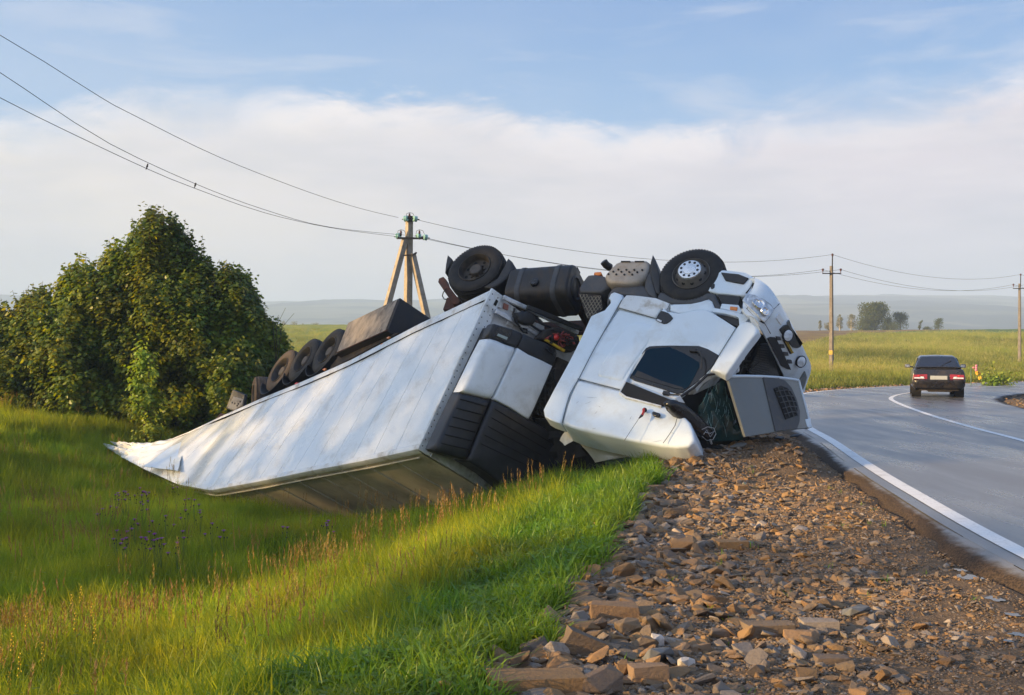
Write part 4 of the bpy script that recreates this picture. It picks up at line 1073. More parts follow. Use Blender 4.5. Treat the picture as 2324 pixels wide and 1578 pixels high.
BLACKP = mat('black_plastic', (.018, .018, .020), .5, var=.25, scale=6, dirt=((.075, .065, .05), .35, 5))
BLACKG = mat('black_gloss_trim', (.012, .013, .016), .22, var=.1, scale=6)
GREYP = mat('dark_grey_plastic', (.060, .064, .072), .6, var=.18, scale=8, dirt=((.16, .14, .11), .5, 5))
REEFK = mat('reefer_black_cover', (.020, .021, .026), .42, var=.2, scale=4, dirt=((.07, .065, .06), .35, 4))
RUST = mat('rusty_red_frame', (.085, .034, .024), .8, var=.35, scale=10, dirt=((.05, .035, .03), .7, 8))
CHAS = mat('chassis_dirt', (.035, .028, .024), .85, var=.35, scale=9, bump=.4, bscale=30, dirt=((.10, .075, .05), .6, 7))
TANK = mat('fuel_tank_steel', (.028, .026, .026), .45, metal=.2, var=.25, scale=5, dirt=((.085, .058, .036), .6, 4), stretch=(3, 1, 1))
RUBBER = mat('tyre_rubber', (.014, .013, .013), .75, var=.2, scale=12, dirt=((.05, .042, .033), .4, 6))
RUBDUST = mat('dusty_tyre_rubber', (.06, .045, .034), .85, var=.25, scale=8, dirt=((.15, .10, .065), .6, 5))
RIMDARK = mat('dirty_rim', (.075, .066, .058), .6, metal=.3, var=.3, scale=8, dirt=((.16, .12, .085), .6, 7))
RIMGREY = mat('grey_rim', (.16, .15, .14), .55, metal=.4, var=.25, scale=8, dirt=((.22, .19, .15), .6, 7))
CHROME = mat('bright_hub', (.80, .80, .80), .22, metal=.9, var=.08, scale=10)
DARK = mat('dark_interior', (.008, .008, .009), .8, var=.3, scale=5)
AMBER = mat('amber_lens', (.75, .22, .02), .3, var=.1, scale=20, coat=.5)
REDP = mat('red_plastic', (.55, .03, .02), .4, var=.1, scale=20)
YELP = mat('yellow_paint', (.75, .48, .02), .45, var=.15, scale=10, dirt=((.2, .14, .05), .5, 9))
GREYPAN = mat('grey_panel_paint', (.17, .185, .185), .5, var=.05, scale=3, coat=.2, dirt=((.22, .20, .16), .4, 3), rv=.05)
LAMPGL = mat('lamp_lens', (.62, .68, .74), .08, var=.25, scale=14, coat=1.0)
def glassmat(name, col, rough=.05, trans=.0):
    m = bpy.data.materials.new(name); m.use_nodes = True; p = m.node_tree.nodes['Principled BSDF']
    p.inputs['Base Color'].default_value = (*col, 1); p.inputs['Roughness'].default_value = rough; p.inputs['Specular IOR Level'].default_value = .8
    p.inputs['Coat Weight'].default_value = .6; p.inputs['Coat Roughness'].default_value = .03
    p.inputs['Transmission Weight'].default_value = trans; return m
GLASSD = glassmat('tinted_window_glass', (.003, .020, .042), .03); GLASSD.node_tree.nodes['Principled BSDF'].inputs['Coat Weight'].default_value = 0; GLASSD.node_tree.nodes['Principled BSDF'].inputs['Specular IOR Level'].default_value = .08
GLASST = glassmat('shattered_teal_glass', (.03, .11, .115), .22, .35)
INSG = glassmat('green_insulator_glass', (.42, .76, .68), .06, .35)

# ------------------------------------------------------------------ pose of the tractor unit (lying upside down) and of the trailer
LEFT = Vector((-.38, -.72, .58)).normalized()                    # the truck's own left, turned up towards the viewer
FWD = Vector((.896, -.443, .035)); FWD = (FWD-LEFT*FWD.dot(LEFT)).normalized()
UPT = FWD.cross(LEFT).normalized()                              # the truck's own up points at the ground
CUP = Vector((-.44, -.50, -.747)); CUP = (CUP-LEFT*CUP.dot(LEFT)).normalized()
CFW = LEFT.cross(CUP).normalized()
S0 = U(1480, 690, 16.3)                                         # a point on the cab's left flank
def cabp(u, v, off=0.0): return onp(u, v, S0, LEFT, off)
C0 = U(1562, 611, 16.35)                                        # outer face of the front hub

truck = thing('overturned_truck', U(1560, 1016, 15.4), 'white truck tractor unit lying upside down on the stony road shoulder', 'truck')
def cabpanel(name, px, off, mat_, thick=.06, R=.03, bulge=0.0, parent=None, **k):
    return pillow(name, [cabp(u, v, off) for u, v in px], LEFT, mat_, parent or truck, thick, R, bulge, **k)
def flat(name, px, off, mat_, thick=.03, parent=None, bevel=.008, P0=None, n=None):
    P0 = S0 if P0 is None else P0; n = LEFT if n is None else n
    mb = MB(); mb.prism([onp(u, v, P0, n, off) for u, v in px], -n*thick)
    return mb.build(name, mat_, parent or truck, bevel=bevel)

# cab shell
shell = [(1404,684),(1490,690),(1520,700),(1612,706),(1672,738),(1660,765),(1634,812),(1606,850),(1566,884),(1516,912),(1512,940),(1516,985),(1500,1000),(1450,1000),(1352,982),(1284,958),(1248,948),(1242,930),(1306,826),(1362,745)]
mb = MB(); pts = [cabp(u, v, -.07) for u, v in shell]; far_ = [p-LEFT*2.2-CUP*(.75*max(0, (p-S0).dot(CUP)/2.3)**1.2) for p in pts]; n_ = len(pts)
mb.add(pts+far_, [tuple(range(n_)), tuple(reversed(range(n_, 2*n_)))]+[(i, i+n_, (i+1) % n_+n_, (i+1) % n_) for i in range(n_)])
mb.build('cab_shell', WHITED, truck, bevel=.05, seg=3)
cabpanel('side_deflector', [(1381,676),(1386,666),(1393,662),(1413,669),(1411,680),(1401,697),(1370,752),(1345,796),(1315,856),(1304,874),(1294,892),(1285,918),(1277,945),(1273,962),(1248,953),(1236,946),(1233,930),(1256,886),(1292,820),(1323,758),(1341,717),(1357,710),(1372,704),(1385,688),(1386,681)], .02, WHITE, .22, .018, .002)
cabpanel('sleeper_side_panel', [(1405,702),(1487,724),(1522,734),(1500,760),(1440,830),(1411,884),(1360,871),(1311,858),(1345,798),(1372,752)], .0, WHITE, .10, .012, .008, dent=.008)
cabpanel('sleeper_relief', [(1422,735),(1448,729),(1500,742),(1480,765),(1428,838),(1412,866),(1352,853),(1372,815)], .012, WHITE, .06, .03, .006)
cabpanel('sill_panel', [(1402,698),(1412,681),(1421,669),(1450,671),(1488,676),(1522,689),(1514,702),(1501,699),(1487,721),(1440,708)], .03, WHITED, .14, .018, .004)
roofside = [(1311,861),(1360,874),(1411,887),(1424,902),(1512,922),(1530,920),(1545,936),(1566,958),(1573,975),(1578,1002),(1562,1014),(1536,1016),(1500,1013),(1450,1004),(1400,994),(1350,984),(1306,973),(1275,961),(1280,944),(1287,918),(1296,893),(1304,876)]
cabpanel('roof_side_panel', roofside, .02, WHITE, .45, .045, .02, dent=.03, dscale=2.2, step=.045)
flat('door_opening', [(1408,889),(1421,866),(1520,906),(1524,916),(1501,920),(1421,899)], .045, DARK, .04)
flat('opening_seal', [(1404,892),(1418,863),(1421,866),(1408,889),(1421,899),(1501,920),(1501,924),(1420,903)], .055, WHITED, .04)

# door, ajar, with its window
NDOOR = (LEFT + CUP*.10).normalized(); D0 = cabp(1560, 715, .03)
def doorp(u, v, off): return onp(u, v, D0, NDOOR, off)
dpx = [(1506,699),(1514,707),(1540,712),(1558,709),(1580,704),(1601,704),(1618,711),(1644,727),(1670,744),(1652,772),(1631,806),(1606,846),(1578,873),(1548,896),(1522,915),(1512,910),(1460,881),(1408,856),(1405,848),(1420,826),(1440,796),(1468,756),(1484,730)]
door = pillow('door', [doorp(u, v, .03) for u, v in dpx], NDOOR, WHITE, truck, .06, .008, .006, dent=.006)
flat('window_frame', [(1423,854),(1429,842),(1452,808),(1466,790),(1474,786),(1486,785),(1522,784),(1586,785),(1606,792),(1631,806),(1618,828),(1600,850),(1578,870),(1548,892),(1536,894),(1500,882),(1440,864)], .045, BLACKG, .03, door, .006, D0, NDOOR)
flat('window_glass', [(1431,850),(1440,833),(1458,805),(1467,795),(1478,791),(1520,788),(1548,800),(1576,816),(1586,822),(1587,832),(1574,858),(1562,878),(1552,884),(1534,882),(1500,872),(1460,860)], .052, GLASSD, .01, door, .002, D0, NDOOR)
flat('sun_strip', [(1440,853),(1447,841),(1500,864),(1548,879),(1552,883),(1534,881),(1490,869)], .055, BLACKP, .004, door, 0, D0, NDOOR)
flat('glass_edge', [(1429,849),(1442,826),(1458,803),(1464,797),(1462,803),(1446,828),(1433,850)], .055, WHITED, .004, door, 0, D0, NDOOR)
flat('door_handle', [(1487,726),(1493,714),(1500,705),(1508,707),(1516,710),(1523,716),(1527,722),(1521,729),(1513,734),(1506,735),(1496,731)], .047, BLACKG, .02, door, .006, D0, NDOOR)
flat('lock_plate', [(1489,726),(1493,724),(1502,728),(1500,732)], .052, ALU, .006, door, 0, D0, NDOOR)
mb = MB(); mb.tube([doorp(1578,797,.05), doorp(1584,797,.13), doorp(1591,801,.15), doorp(1593,818,.15), doorp(1592,838,.14)], .012, 8); mb.box(doorp(1573,796,.06), (CFW, CUP, LEFT), (.09, .05, .05))
mb.build('mirror_arm', BLACKP, door)
mb = MB(); mb.tube([doorp(1514,894,.05), doorp(1524,896,.13), doorp(1548,897,.14), doorp(1562,894,.10)], .012, 8); mb.box(doorp(1512,893,.06), (CFW, CUP, LEFT), (.09, .05, .05))
mb.build('mirror_arm', BLACKP, door)

# corner fairing, steps, wheel arch
cabpanel('corner_fairing', [(1671,744),(1680,732),(1688,727),(1708,731),(1722,748),(1714,760),(1701,776),(1682,802),(1666,826),(1652,845),(1643,851),(1632,845),(1618,841),(1602,846),(1588,858),(1575,876),(1590,858),(1608,846),(1632,806),(1652,774)], .07, WHITE, .12, .03, .008)
cabpanel('arch_cover', [(1520,703),(1521,690),(1542,690),(1568,689),(1592,684),(1608,678),(1616,684),(1621,696),(1617,709),(1601,704),(1578,704),(1558,709),(1540,711)], .04, WHITE, .16, .02, .008)
flat('entry_step', [(1617,708),(1646,713),(1676,721),(1677,742),(1660,735),(1641,724)], .0, BLACKP, .18)
flat('step_frame', [(1617,698),(1650,704),(1690,714),(1701,722),(1690,732),(1678,742),(1676,720),(1646,712),(1618,708)], .05, WHITE, .20)
cabpanel('wheel_arch', [(1490,680),(1494,668),(1498,661),(1520,670),(1548,676),(1580,674),(1604,664),(1622,664),(1632,686),(1638,700),(1634,704),(1622,700),(1618,690),(1606,679),(1590,686),(1566,690),(1542,690),(1520,689)], .03, GREYP, .40, .03)
# bumper flank with its step recesses
cabpanel('bumper_side', [(1634,612),(1660,614),(1690,618),(1712,630),(1704,650),(1694,672),(1680,671),(1654,668),(1628,666),(1610,661),(1603,658),(1613,644),(1621,630)], .05, WHITE, .30, .022, .004)
flat('bumper_step', [(1636,618),(1656,620),(1676,622),(1699,631),(1687,644),(1664,640),(1646,636)], .075, BLACKP, .06)
flat('step_recess', [(1627,668),(1652,670),(1681,673),(1676,692),(1660,691),(1638,689)], .03, BLACKP, .15)
flat('lower_step_frame', [(1638,689),(1660,691),(1676,692),(1684,706),(1680,712),(1650,703),(1634,700)], .045, WHITE, .12)
flat('side_marker', [(1657,695),(1674,697),(1672,705),(1656,702)], .06, AMBER, .03)
flat('tow_cover', [(1612,652),(1618,643),(1622,644),(1621,652),(1615,656)], .065, BLACKP, .03)

# bumper front: a curved band from the near corner to the far corner
UB = [(1694,672),(1686,690),(1691,712),(1714,724),(1733,757),(1753,797),(1773,840),(1786,866),(1815,893)]
LB = [(1711,630),(1730,640),(1748,655),(1768,684),(1787,718),(1805,752),(1828,800),(1841,838),(1822,891)]
UD = [15.55,15.35,15.25,15.22,15.35,15.65,16.05,16.40,16.95]
LD = [15.75,15.62,15.58,15.62,15.8,16.05,16.45,16.85,17.25]
def smoothrow(px, dd, k):
    P = catmull([(*px[i], dd[i]) for i in range(len(px))], 1e9) if False else None
    t = np.linspace(0, len(px)-1, k); out = []
    A = np.array([(*px[i], dd[i]) for i in range(len(px))], float); A = np.vstack([2*A[0]-A[1], A, 2*A[-1]-A[-2]])
    for q in t:
        i = min(int(q), len(px)-2); f = q-i; a, b, c, d = A[i], A[i+1], A[i+2], A[i+3]
        out.append(.5*((2*b)+(-a+c)*f+(2*a-5*b+4*c-d)*f*f+(-a+3*b-3*c+d)*f**3))
    return out
ub = smoothrow(UB, UD, 41); lb = smoothrow(LB, LD, 41); rows = []
for a, b in zip(ub, lb):
    r = []
    pa, pb = U(*a), U(*b); nn = Vector((.75, -.6, .25))
    for j in range(9):
        s = j/8; p = pa.lerp(pb, s); p += nn.normalized()*(.055*math.sin(PI*s)**.7); r.append(p)
    r.append(pb+Vector((-.10, .16, .02))); rows.append(r)
mb = MB(); mb.sheet(rows, .03, face=Vector((.4, -1, .1)))
bump = mb.build('bumper', WHITE, truck, smooth=60)
bvh = BVHTree.FromPolygons([tuple(p) for r in rows for p in r], [(i*10+j, i*10+j+1, (i+1)*10+j+1, (i+1)*10+j) for i in range(40) for j in range(9)])
def onbump(u, v, lift=.012):
    d = ray(u, v).normalized(); h, n_, _, _ = bvh.ray_cast(CAMV, d)
    if h is None:
        h, n_, _, _ = bvh.find_nearest(CAMV+d*16.2)
    if n_.dot(d) > 0: n_ = -n_
    return h+n_*lift, n_
def onb(name, px, lift, mat_, thick=.02, parent=None, bevel=.004):
    P = [onbump(u, v, lift) for u, v in px]; n = sum((q for _, q in P), Vector()).normalized()
    mb = MB(); mb.prism([p for p, _ in P], -n*thick); return mb.build(name, mat_, parent or bump, bevel=bevel)
hl = onb('headlight', [(1688,686),(1690,674),(1696,670),(1712,674),(1730,683),(1744,694),(1752,704),(1744,716),(1732,730),(1726,726),(1712,712),(1698,698)], .040, LAMPGL, .03, truck)
onb('headlight_rim', [(1684,687),(1688,671),(1694,667),(1714,671),(1733,680),(1748,692),(1757,703),(1747,719),(1733,735),(1724,730),(1709,716),(1694,701)], .006, BLACKP, .03, hl)
for (u, v, r_) in ((1722,694,.085), (1714,690,.06), (1731,708,.07)):
    p_, n_ = onbump(u, v, .038); mb = MB(); mb.lathe(p_, n_, [(.0, r_), (.02, r_*.9), (.022, r_*.75), (.006, r_*.5), (.012, 0.001)], 24); mb.build('reflector', CHROME, hl)
onb('bumper_grille', [(1740,768),(1748,765),(1758,766),(1776,802),(1793,838),(1784,836),(1772,830),(1756,800)], .026, BLACKP, .05)
onb('bumper_grille', [(1768,748),(1777,739),(1785,737),(1800,762),(1813,788),(1806,790),(1798,788),(1780,768)], .026, BLACKP, .05)
onb('bumper_insert', [(1788,727),(1797,731),(1808,756),(1818,780),(1812,788),(1799,758)], .024, GREYPAN, .04)
onb('bumper_insert', [(1812,864),(1820,850),(1825,842),(1829,856),(1824,874),(1818,888)], .022, GREYPAN, .04)
onb('tow_flap', [(1760,722),(1766,710),(1777,727),(1771,738)], .016, WHITED, .02)
for (u, v) in ((1781, 760), (1811, 819)):
    p_, n_ = onbump(u, v, .03); nv = (n_*.55+Vector((0, -1, .05))*.45).normalized()
    fl_ = None; mb = MB(); mb.lathe(p_, nv, [(-.04, .075), (.035, .095), (.045, .09), (.040, .08)], 28); fl_ = mb.build('fog_lamp', BLACKP, bump)
    mb = MB(); mb.lathe(p_+nv*.038, nv, [(0, .083), (.012, .06), (.018, .03), (.02, .001)], 24); mb.build('lamp_lens', LAMPGL, fl_)
led = onb('lamp_strip', [(1776,772),(1783,770),(1797,800),(1792,803)], .028, BLACKP, .05)
mb = MB()
for k in range(9):
    for s in (0, 1):
        p_, n_ = onbump(1779+k*1.75+s*3, 775+k*3.1-s*1, .032); mb.ball(p_, .010, seg=6, rings=4)
mb.build('lamp_bead', YELP, bump, kind='stuff')
for k in range(4):
    u, v = 1764+k*8.5, 768+k*17.5; onb('bumper_vent', [(u-4, v-5), (u+5, v-4), (u+7, v+4), (u-2, v+4)], .018, GREYP, .03)

# engine bay behind the missing grille: dark hollow, radiator, cables
EN = (CFW*.75+Vector((0, -.66, .1))).normalized(); E0 = U(1715, 820, 15.75)
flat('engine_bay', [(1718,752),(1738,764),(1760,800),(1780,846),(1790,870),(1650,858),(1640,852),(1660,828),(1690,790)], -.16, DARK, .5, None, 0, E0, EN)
flat('radiator', [(1700,846),(1712,812),(1727,781),(1743,779),(1757,815),(1768,853),(1748,860)], -.06, mat('radiator_fins', (.055, .058, .062), .5, metal=.5, var=.5, scale=30, stretch=(1, 8, 1)), .06, None, .005, E0, EN)
mb = MB()
for k in range(14):
    t = k/13; a = (1703+t*22, 846-t*64); b = (1746+t*-2, 857-t*78+t*4)
    mb.tube([onp(a[0], a[1], E0, EN, -.055), onp(b[0]+t*-2, b[1], E0, EN, -.055)], .006, 5)
mb.build('radiator_fin', GREYP, truck, kind='stuff')
cr = random.Random(9); mb = MB()
for k in range(46):
    u0, v0 = cr.uniform(1655, 1700), cr.uniform(800, 854); u1, v1 = u0+cr.uniform(-8, 30), v0-cr.uniform(8, 50)
    if v0 < 1010-u0*.11-20 and u0 < 1670: v0 = 846
    a, b = onp(u0, v0, E0, EN, cr.uniform(-.15, -.02)), onp(min(u1, 1725), max(v1, 764+abs(1725-u1)*.9), E0, EN, cr.uniform(-.15, -.02)); m_ = a.lerp(b, .5)+Vector((cr.uniform(-.06, .06), cr.uniform(-.05, .02), cr.uniform(-.06, .06)))
    mb.tube([a, a.lerp(m_, .6), m_, m_.lerp(b, .6), b], cr.uniform(.006, .016), 5)
mb.build('cable', BLACKP, truck, kind='stuff')
for (u, v) in ((1686, 792), (1683, 812), (1672, 838), (1664, 846), (1694, 776)):
    mb = MB(); mb.box(onp(u, v, E0, EN, -.02), (Vector((cr.random(), 1, cr.random())), Vector((1, 0, .4)), Vector((0, .3, 1))), (.05, .08, .10)); mb.build('engine_fitting', ALU, truck, bevel=.01)

# windscreen: dark hollow with sheets of shattered glass
WN = (CFW*.62+Vector((.05, -.72, .02))).normalized(); W0 = U(1625, 930, 15.25)
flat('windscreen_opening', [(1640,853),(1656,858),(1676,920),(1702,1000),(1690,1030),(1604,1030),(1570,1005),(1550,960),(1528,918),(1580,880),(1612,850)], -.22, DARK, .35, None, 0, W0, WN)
def crumple(name, quad, nu, nv, amp, mat_, seed, thick=.012, parent=None, fn=4.0, smooth=30, ridge=True):
    a, b, c, d = [Vector(q) for q in quad]; nn = (b-a).cross(d-a).normalized(); rows = []
    for i in range(nu+1):
        r = []
        for j in range(nv+1):
            s, t = i/nu, j/nv; p = a.lerp(b, s).lerp(d.lerp(c, s), t)
            h = noise.noise(p*fn+Vector((seed*3.1, 0, 0))); h2 = noise.noise(p*fn*2.3+Vector((0, seed*1.7, 0)))
            h = (1-2*abs(h)) if ridge else h
            r.append(p+nn*amp*(h+.5*h2))
        rows.append(r)
    mb = MB(); mb.sheet(rows, thick); return mb.build(name, mat_, parent or truck, smooth=smooth)
def wp(u, v, o=0): return onp(u, v, W0, WN, o)
crumple('shattered_windscreen', [wp(1600, 905), wp(1642, 862), wp(1690, 1000), wp(1606, 1004, -.05)], 12, 14, .06, GLASST, 2, .008)
crumple('shattered_windscreen', [wp(1585, 922), wp(1604, 890), wp(1630, 985), wp(1600, 990)], 8, 8, .06, GLASST, 5, .008)
mb = MB()
for k in range(30):
    u0, v0 = cr.uniform(1602, 1655), cr.uniform(870, 960); l = cr.uniform(6, 44); s = cr.choice((cr.uniform(-.5, -.1), cr.uniform(-.2, .7)))
    mb.tube([wp(u0, v0, .07), wp(u0+s*l*.5+1, v0+l*.5, .075), wp(u0+s*l, v0+l, .07)], .0018, 4)
mb.build('glass_crack', mat('glass_crack', (.22, .36, .36), .25), truck, smooth=0, kind='stuff')
pillow('sun_visor', [wp(u, v, .12) for u, v in [(1518,917),(1526,910),(1536,909),(1556,916),(1574,929),(1592,944),(1608,962),(1622,976),(1632,990),(1622,1000),(1606,1000),(1590,990),(1575,978),(1558,962),(1540,948),(1526,934)]], WN, BLACKG, truck, .08, .05, .02)
mb = MB(); hexa = [(1593,975),(1606,969),(1620,972),(1625,985),(1618,998),(1604,1000),(1593,990)]
mb.tube([wp(u, v, .17) for u, v in hexa], .0045, 6); mb.tube([wp(1597,986,.17), wp(1604,976,.18), wp(1612,992,.18), wp(1622,978,.17), wp(1612,984,.2), wp(1600,981,.16)], .004, 6); mb.tube([wp(1612,998,.17), wp(1615,1008,.16)], .014, 6)
mb.build('bent_wire_bracket', ALU, truck)
mb = MB(); mb.tube([wp(1655,862,.05), wp(1664,890,.07), wp(1676,930,.06), wp(1690,985,.05)], .025, 6); mb.tube([wp(1640,856,.03), wp(1622,848,.06), wp(1604,852,.05), wp(1575,880,.03), wp(1545,900,.03)], .022, 6)
mb.build('rubber_seal', BLACKP, truck)
crumple('torn_liner', [wp(1532,905,.09), wp(1545,898,.1), wp(1556,916,.1), wp(1540,912,.09)], 4, 4, .03, WHITED, 8, .006)

# the loose grille flap hanging from its hinge
G = [U(1651, 855, 15.05), U(1812, 864, 16.25), U(1840, 971, 16.1), U(1692, 992, 14.95)]
gn = (G[1]-G[0]).cross(G[3]-G[0]).normalized()
if gn.y > 0: gn = -gn
def gp(s, t, o=0):
    p = G[0].lerp(G[1], s).lerp(G[3].lerp(G[2], s), t); return p+gn*(o+.09*(1-(2*s-1)**2))
def gpanel(name, sa, sb, ta, tb, o, mat_, thick, parent=None, k=10):
    rows = [[gp(sa+(sb-sa)*i/k, ta+(tb-ta)*j/6, o) for j in range(7)] for i in range(k+1)]
    mb = MB(); mb.sheet(rows, thick, face=gn); return mb.build(name, mat_, parent, bevel=.006, smooth=40)
flap = gpanel('grille_flap', 0, 1, 0, 1, 0, GREYPAN, .05, truck, 16)
def gshape(name, st, o, mat_, thick=.02, parent=None):
    mb = MB(); mb.prism([gp(s, t, o) for s, t in st], -gn*thick); return mb.build(name, mat_, parent or flap, bevel=.004)
gshape('flap_insert', [(.40,.01),(.62,.01),(.72,.05),(.80,.18),(.84,.40),(.84,.66),(.78,.86),(.70,.99),(.36,.99),(.38,.5)], .016, GREYP, .03)
gr_ = gshape('flap_grille', [(.50,.22),(.62,.16),(.72,.20),(.79,.34),(.81,.55),(.76,.74),(.55,.80)], .024, DARK, .02)
for k in range(5):
    t = .28+.105*k; mb = MB(); mb.tube([gp(.505+.008*k, t, .035), gp(.66, t-.03, .04), gp(.79-.01*abs(k-2), t-.02, .035)], .007, 6); mb.build('grille_bar', GREYP, flap)
for k in range(3):
    s = .575+.075*k; mb = MB(); mb.tube([gp(s-.03, .20+.01*k, .037), gp(s, .48, .042), gp(s+.025, .76, .037)], .008, 6); mb.build('grille_bar', GREYP, flap)
mb = MB(); mb.tube([gp(s, -.005, .0) for s in (0, .2, .4, .6, .8, 1)], .022, 8); mb.tube([gp(1.005, t, 0) for t in (0, .3, .6, 1)], .022, 8)
mb.build('flap_edge', WHITE, flap)
flat('corner_cap', [(1828,952),(1840,949),(1843,968),(1838,973),(1832,968)], .03, WHITE, .08, flap, .01, G[2], gn)

# marker lamp, aerial, crushed roof
flat('roof_marker', [(1479,936),(1483,933),(1496,937),(1499,941),(1497,946),(1491,947),(1481,943)], .095, BLACKG, .03, None, .012)
mb = MB(); b0 = cabp(1463, 931, .08); mb.ball(b0, .035); mb.build('aerial_base', BLACKP, truck)
mb = MB(); mb.tube([b0+LEFT*.03, cabp(1460, 937, .14), cabp(1457, 943, .15)], .018, 6, 0); mb.build('aerial_sleeve', REDP, truck)
mb = MB(); mb.tube([cabp(1457, 943, .15), cabp(1450, 950, .16)], [.022, .008], 6); mb.tube([cabp(1450, 950, .16), cabp(1434, 974, .17), cabp(1417, 1000, .16)], .0035, 5); mb.build('aerial', BLACKP, truck)
def inn(p, d): return p-LEFT*d
A = [cabp(u, v, -.02) for u, v in [(1278,962),(1310,974),(1350,984),(1400,994),(1450,1004),(1480,1010)]]
Bq = [inn(cabp(u, v, -.02), .32)+CUP*.02 for u, v in [(1262,945),(1300,964),(1344,982),(1400,990),(1440,1000),(1476,1008)]]
Cq = [U(1284,985,16.1), U(1318,1012,16.1), U(1352,1050,16.0), U(1392,1046,15.7), U(1440,1030,15.6), U(1490,1020,15.5)]
rows = []
for i in range(41):
    q = i/40*5; k = min(int(q), 4); f = q-k; a = A[k].lerp(A[k+1], f); c = Cq[k].lerp(Cq[k+1], f); r = []
    for j in range(17):
        t = j/16; p = a.lerp(c, t); bk = Vector((0.05, .30, .02))*math.sin(PI*t)*.6
        p += bk + Vector((.1, -.5, .3))*.09*(1-2*abs(noise.noise(Vector((p.x*1.2, p.y*3, p.z*4.5)))))*min(1, t*4); r.append(p)
    rows.append(r)
mb = MB(); mb.sheet(rows, .02); mb.build('crumpled_roof', mat('bare_roof_paint', (.42, .41, .34), .4, var=.1, scale=4, coat=.2, dirt=((.25, .2, .12), .6, 4)), truck, smooth=50)
mb = MB()
for i in range(5): mb.tube([rows[2+i*2][3+i*2], rows[12+i*2][4+i*2], rows[20][6+i]], .014, 6)
mb.build('roof_seam', WHITED, truck, kind='stuff')
crumple('torn_roof_edge', [U(1268,1000,16.1), U(1290,965,16.0), U(1300,1000,15.95), U(1280,1012,16.05)], 5, 5, .04, WHITED, 12, .01)

# dark wreckage between the cab and the trailer, seam lines
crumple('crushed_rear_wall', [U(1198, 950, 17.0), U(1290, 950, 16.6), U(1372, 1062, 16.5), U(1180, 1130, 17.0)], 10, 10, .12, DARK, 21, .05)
def seam(name, px, off, parent=None, r=.0045):
    mb = MB(); mb.tube([cabp(u, v, off) for u, v in px], r, 5); return mb.build(name, BLACKP, parent or truck)
seam('panel_gap', [(1537,948),(1532,966),(1518,988),(1505,1006)], .072)
seam('panel_gap', [(1311,860),(1360,873),(1411,886)], .022)
seam('panel_gap', [(1404,699),(1440,709),(1487,723),(1512,731)], .025)
seam('panel_gap', [(1411,681),(1402,698),(1371,752),(1346,797),(1315,857),(1294,893),(1286,918),(1276,960)], .024)
seam('panel_gap', [(1670,745),(1652,774),(1631,808)], .085)
seam('panel_gap', [(1521,689),(1514,703)], .045)
for px in ([(1712,631),(1704,650),(1695,671)], [(1752,705),(1768,690),(1770,686)], [(1733,731),(1748,757)]):
    mb = MB(); mb.tube([onbump(u, v, .006)[0] for u, v in px], .005, 5); mb.build('panel_gap', BLACKP, bump)
sr = random.Random(31)
mb = MB()
for k in range(9):
    u, v = sr.uniform(1310, 1540), sr.uniform(900, 1000); du, dv = sr.uniform(-26, 26), sr.uniform(-4, 8)
    if inpoly(np.array([u, u+du]), np.array([v, v+dv]), roofside).all(): mb.tube([cabp(u, v, .045), cabp(u+du*.5, v+dv*.6, .05), cabp(u+du, v+dv, .045)], [.0008, .002, .0008], 4)
mb.build('scratch', GREYP, truck, kind='stuff')

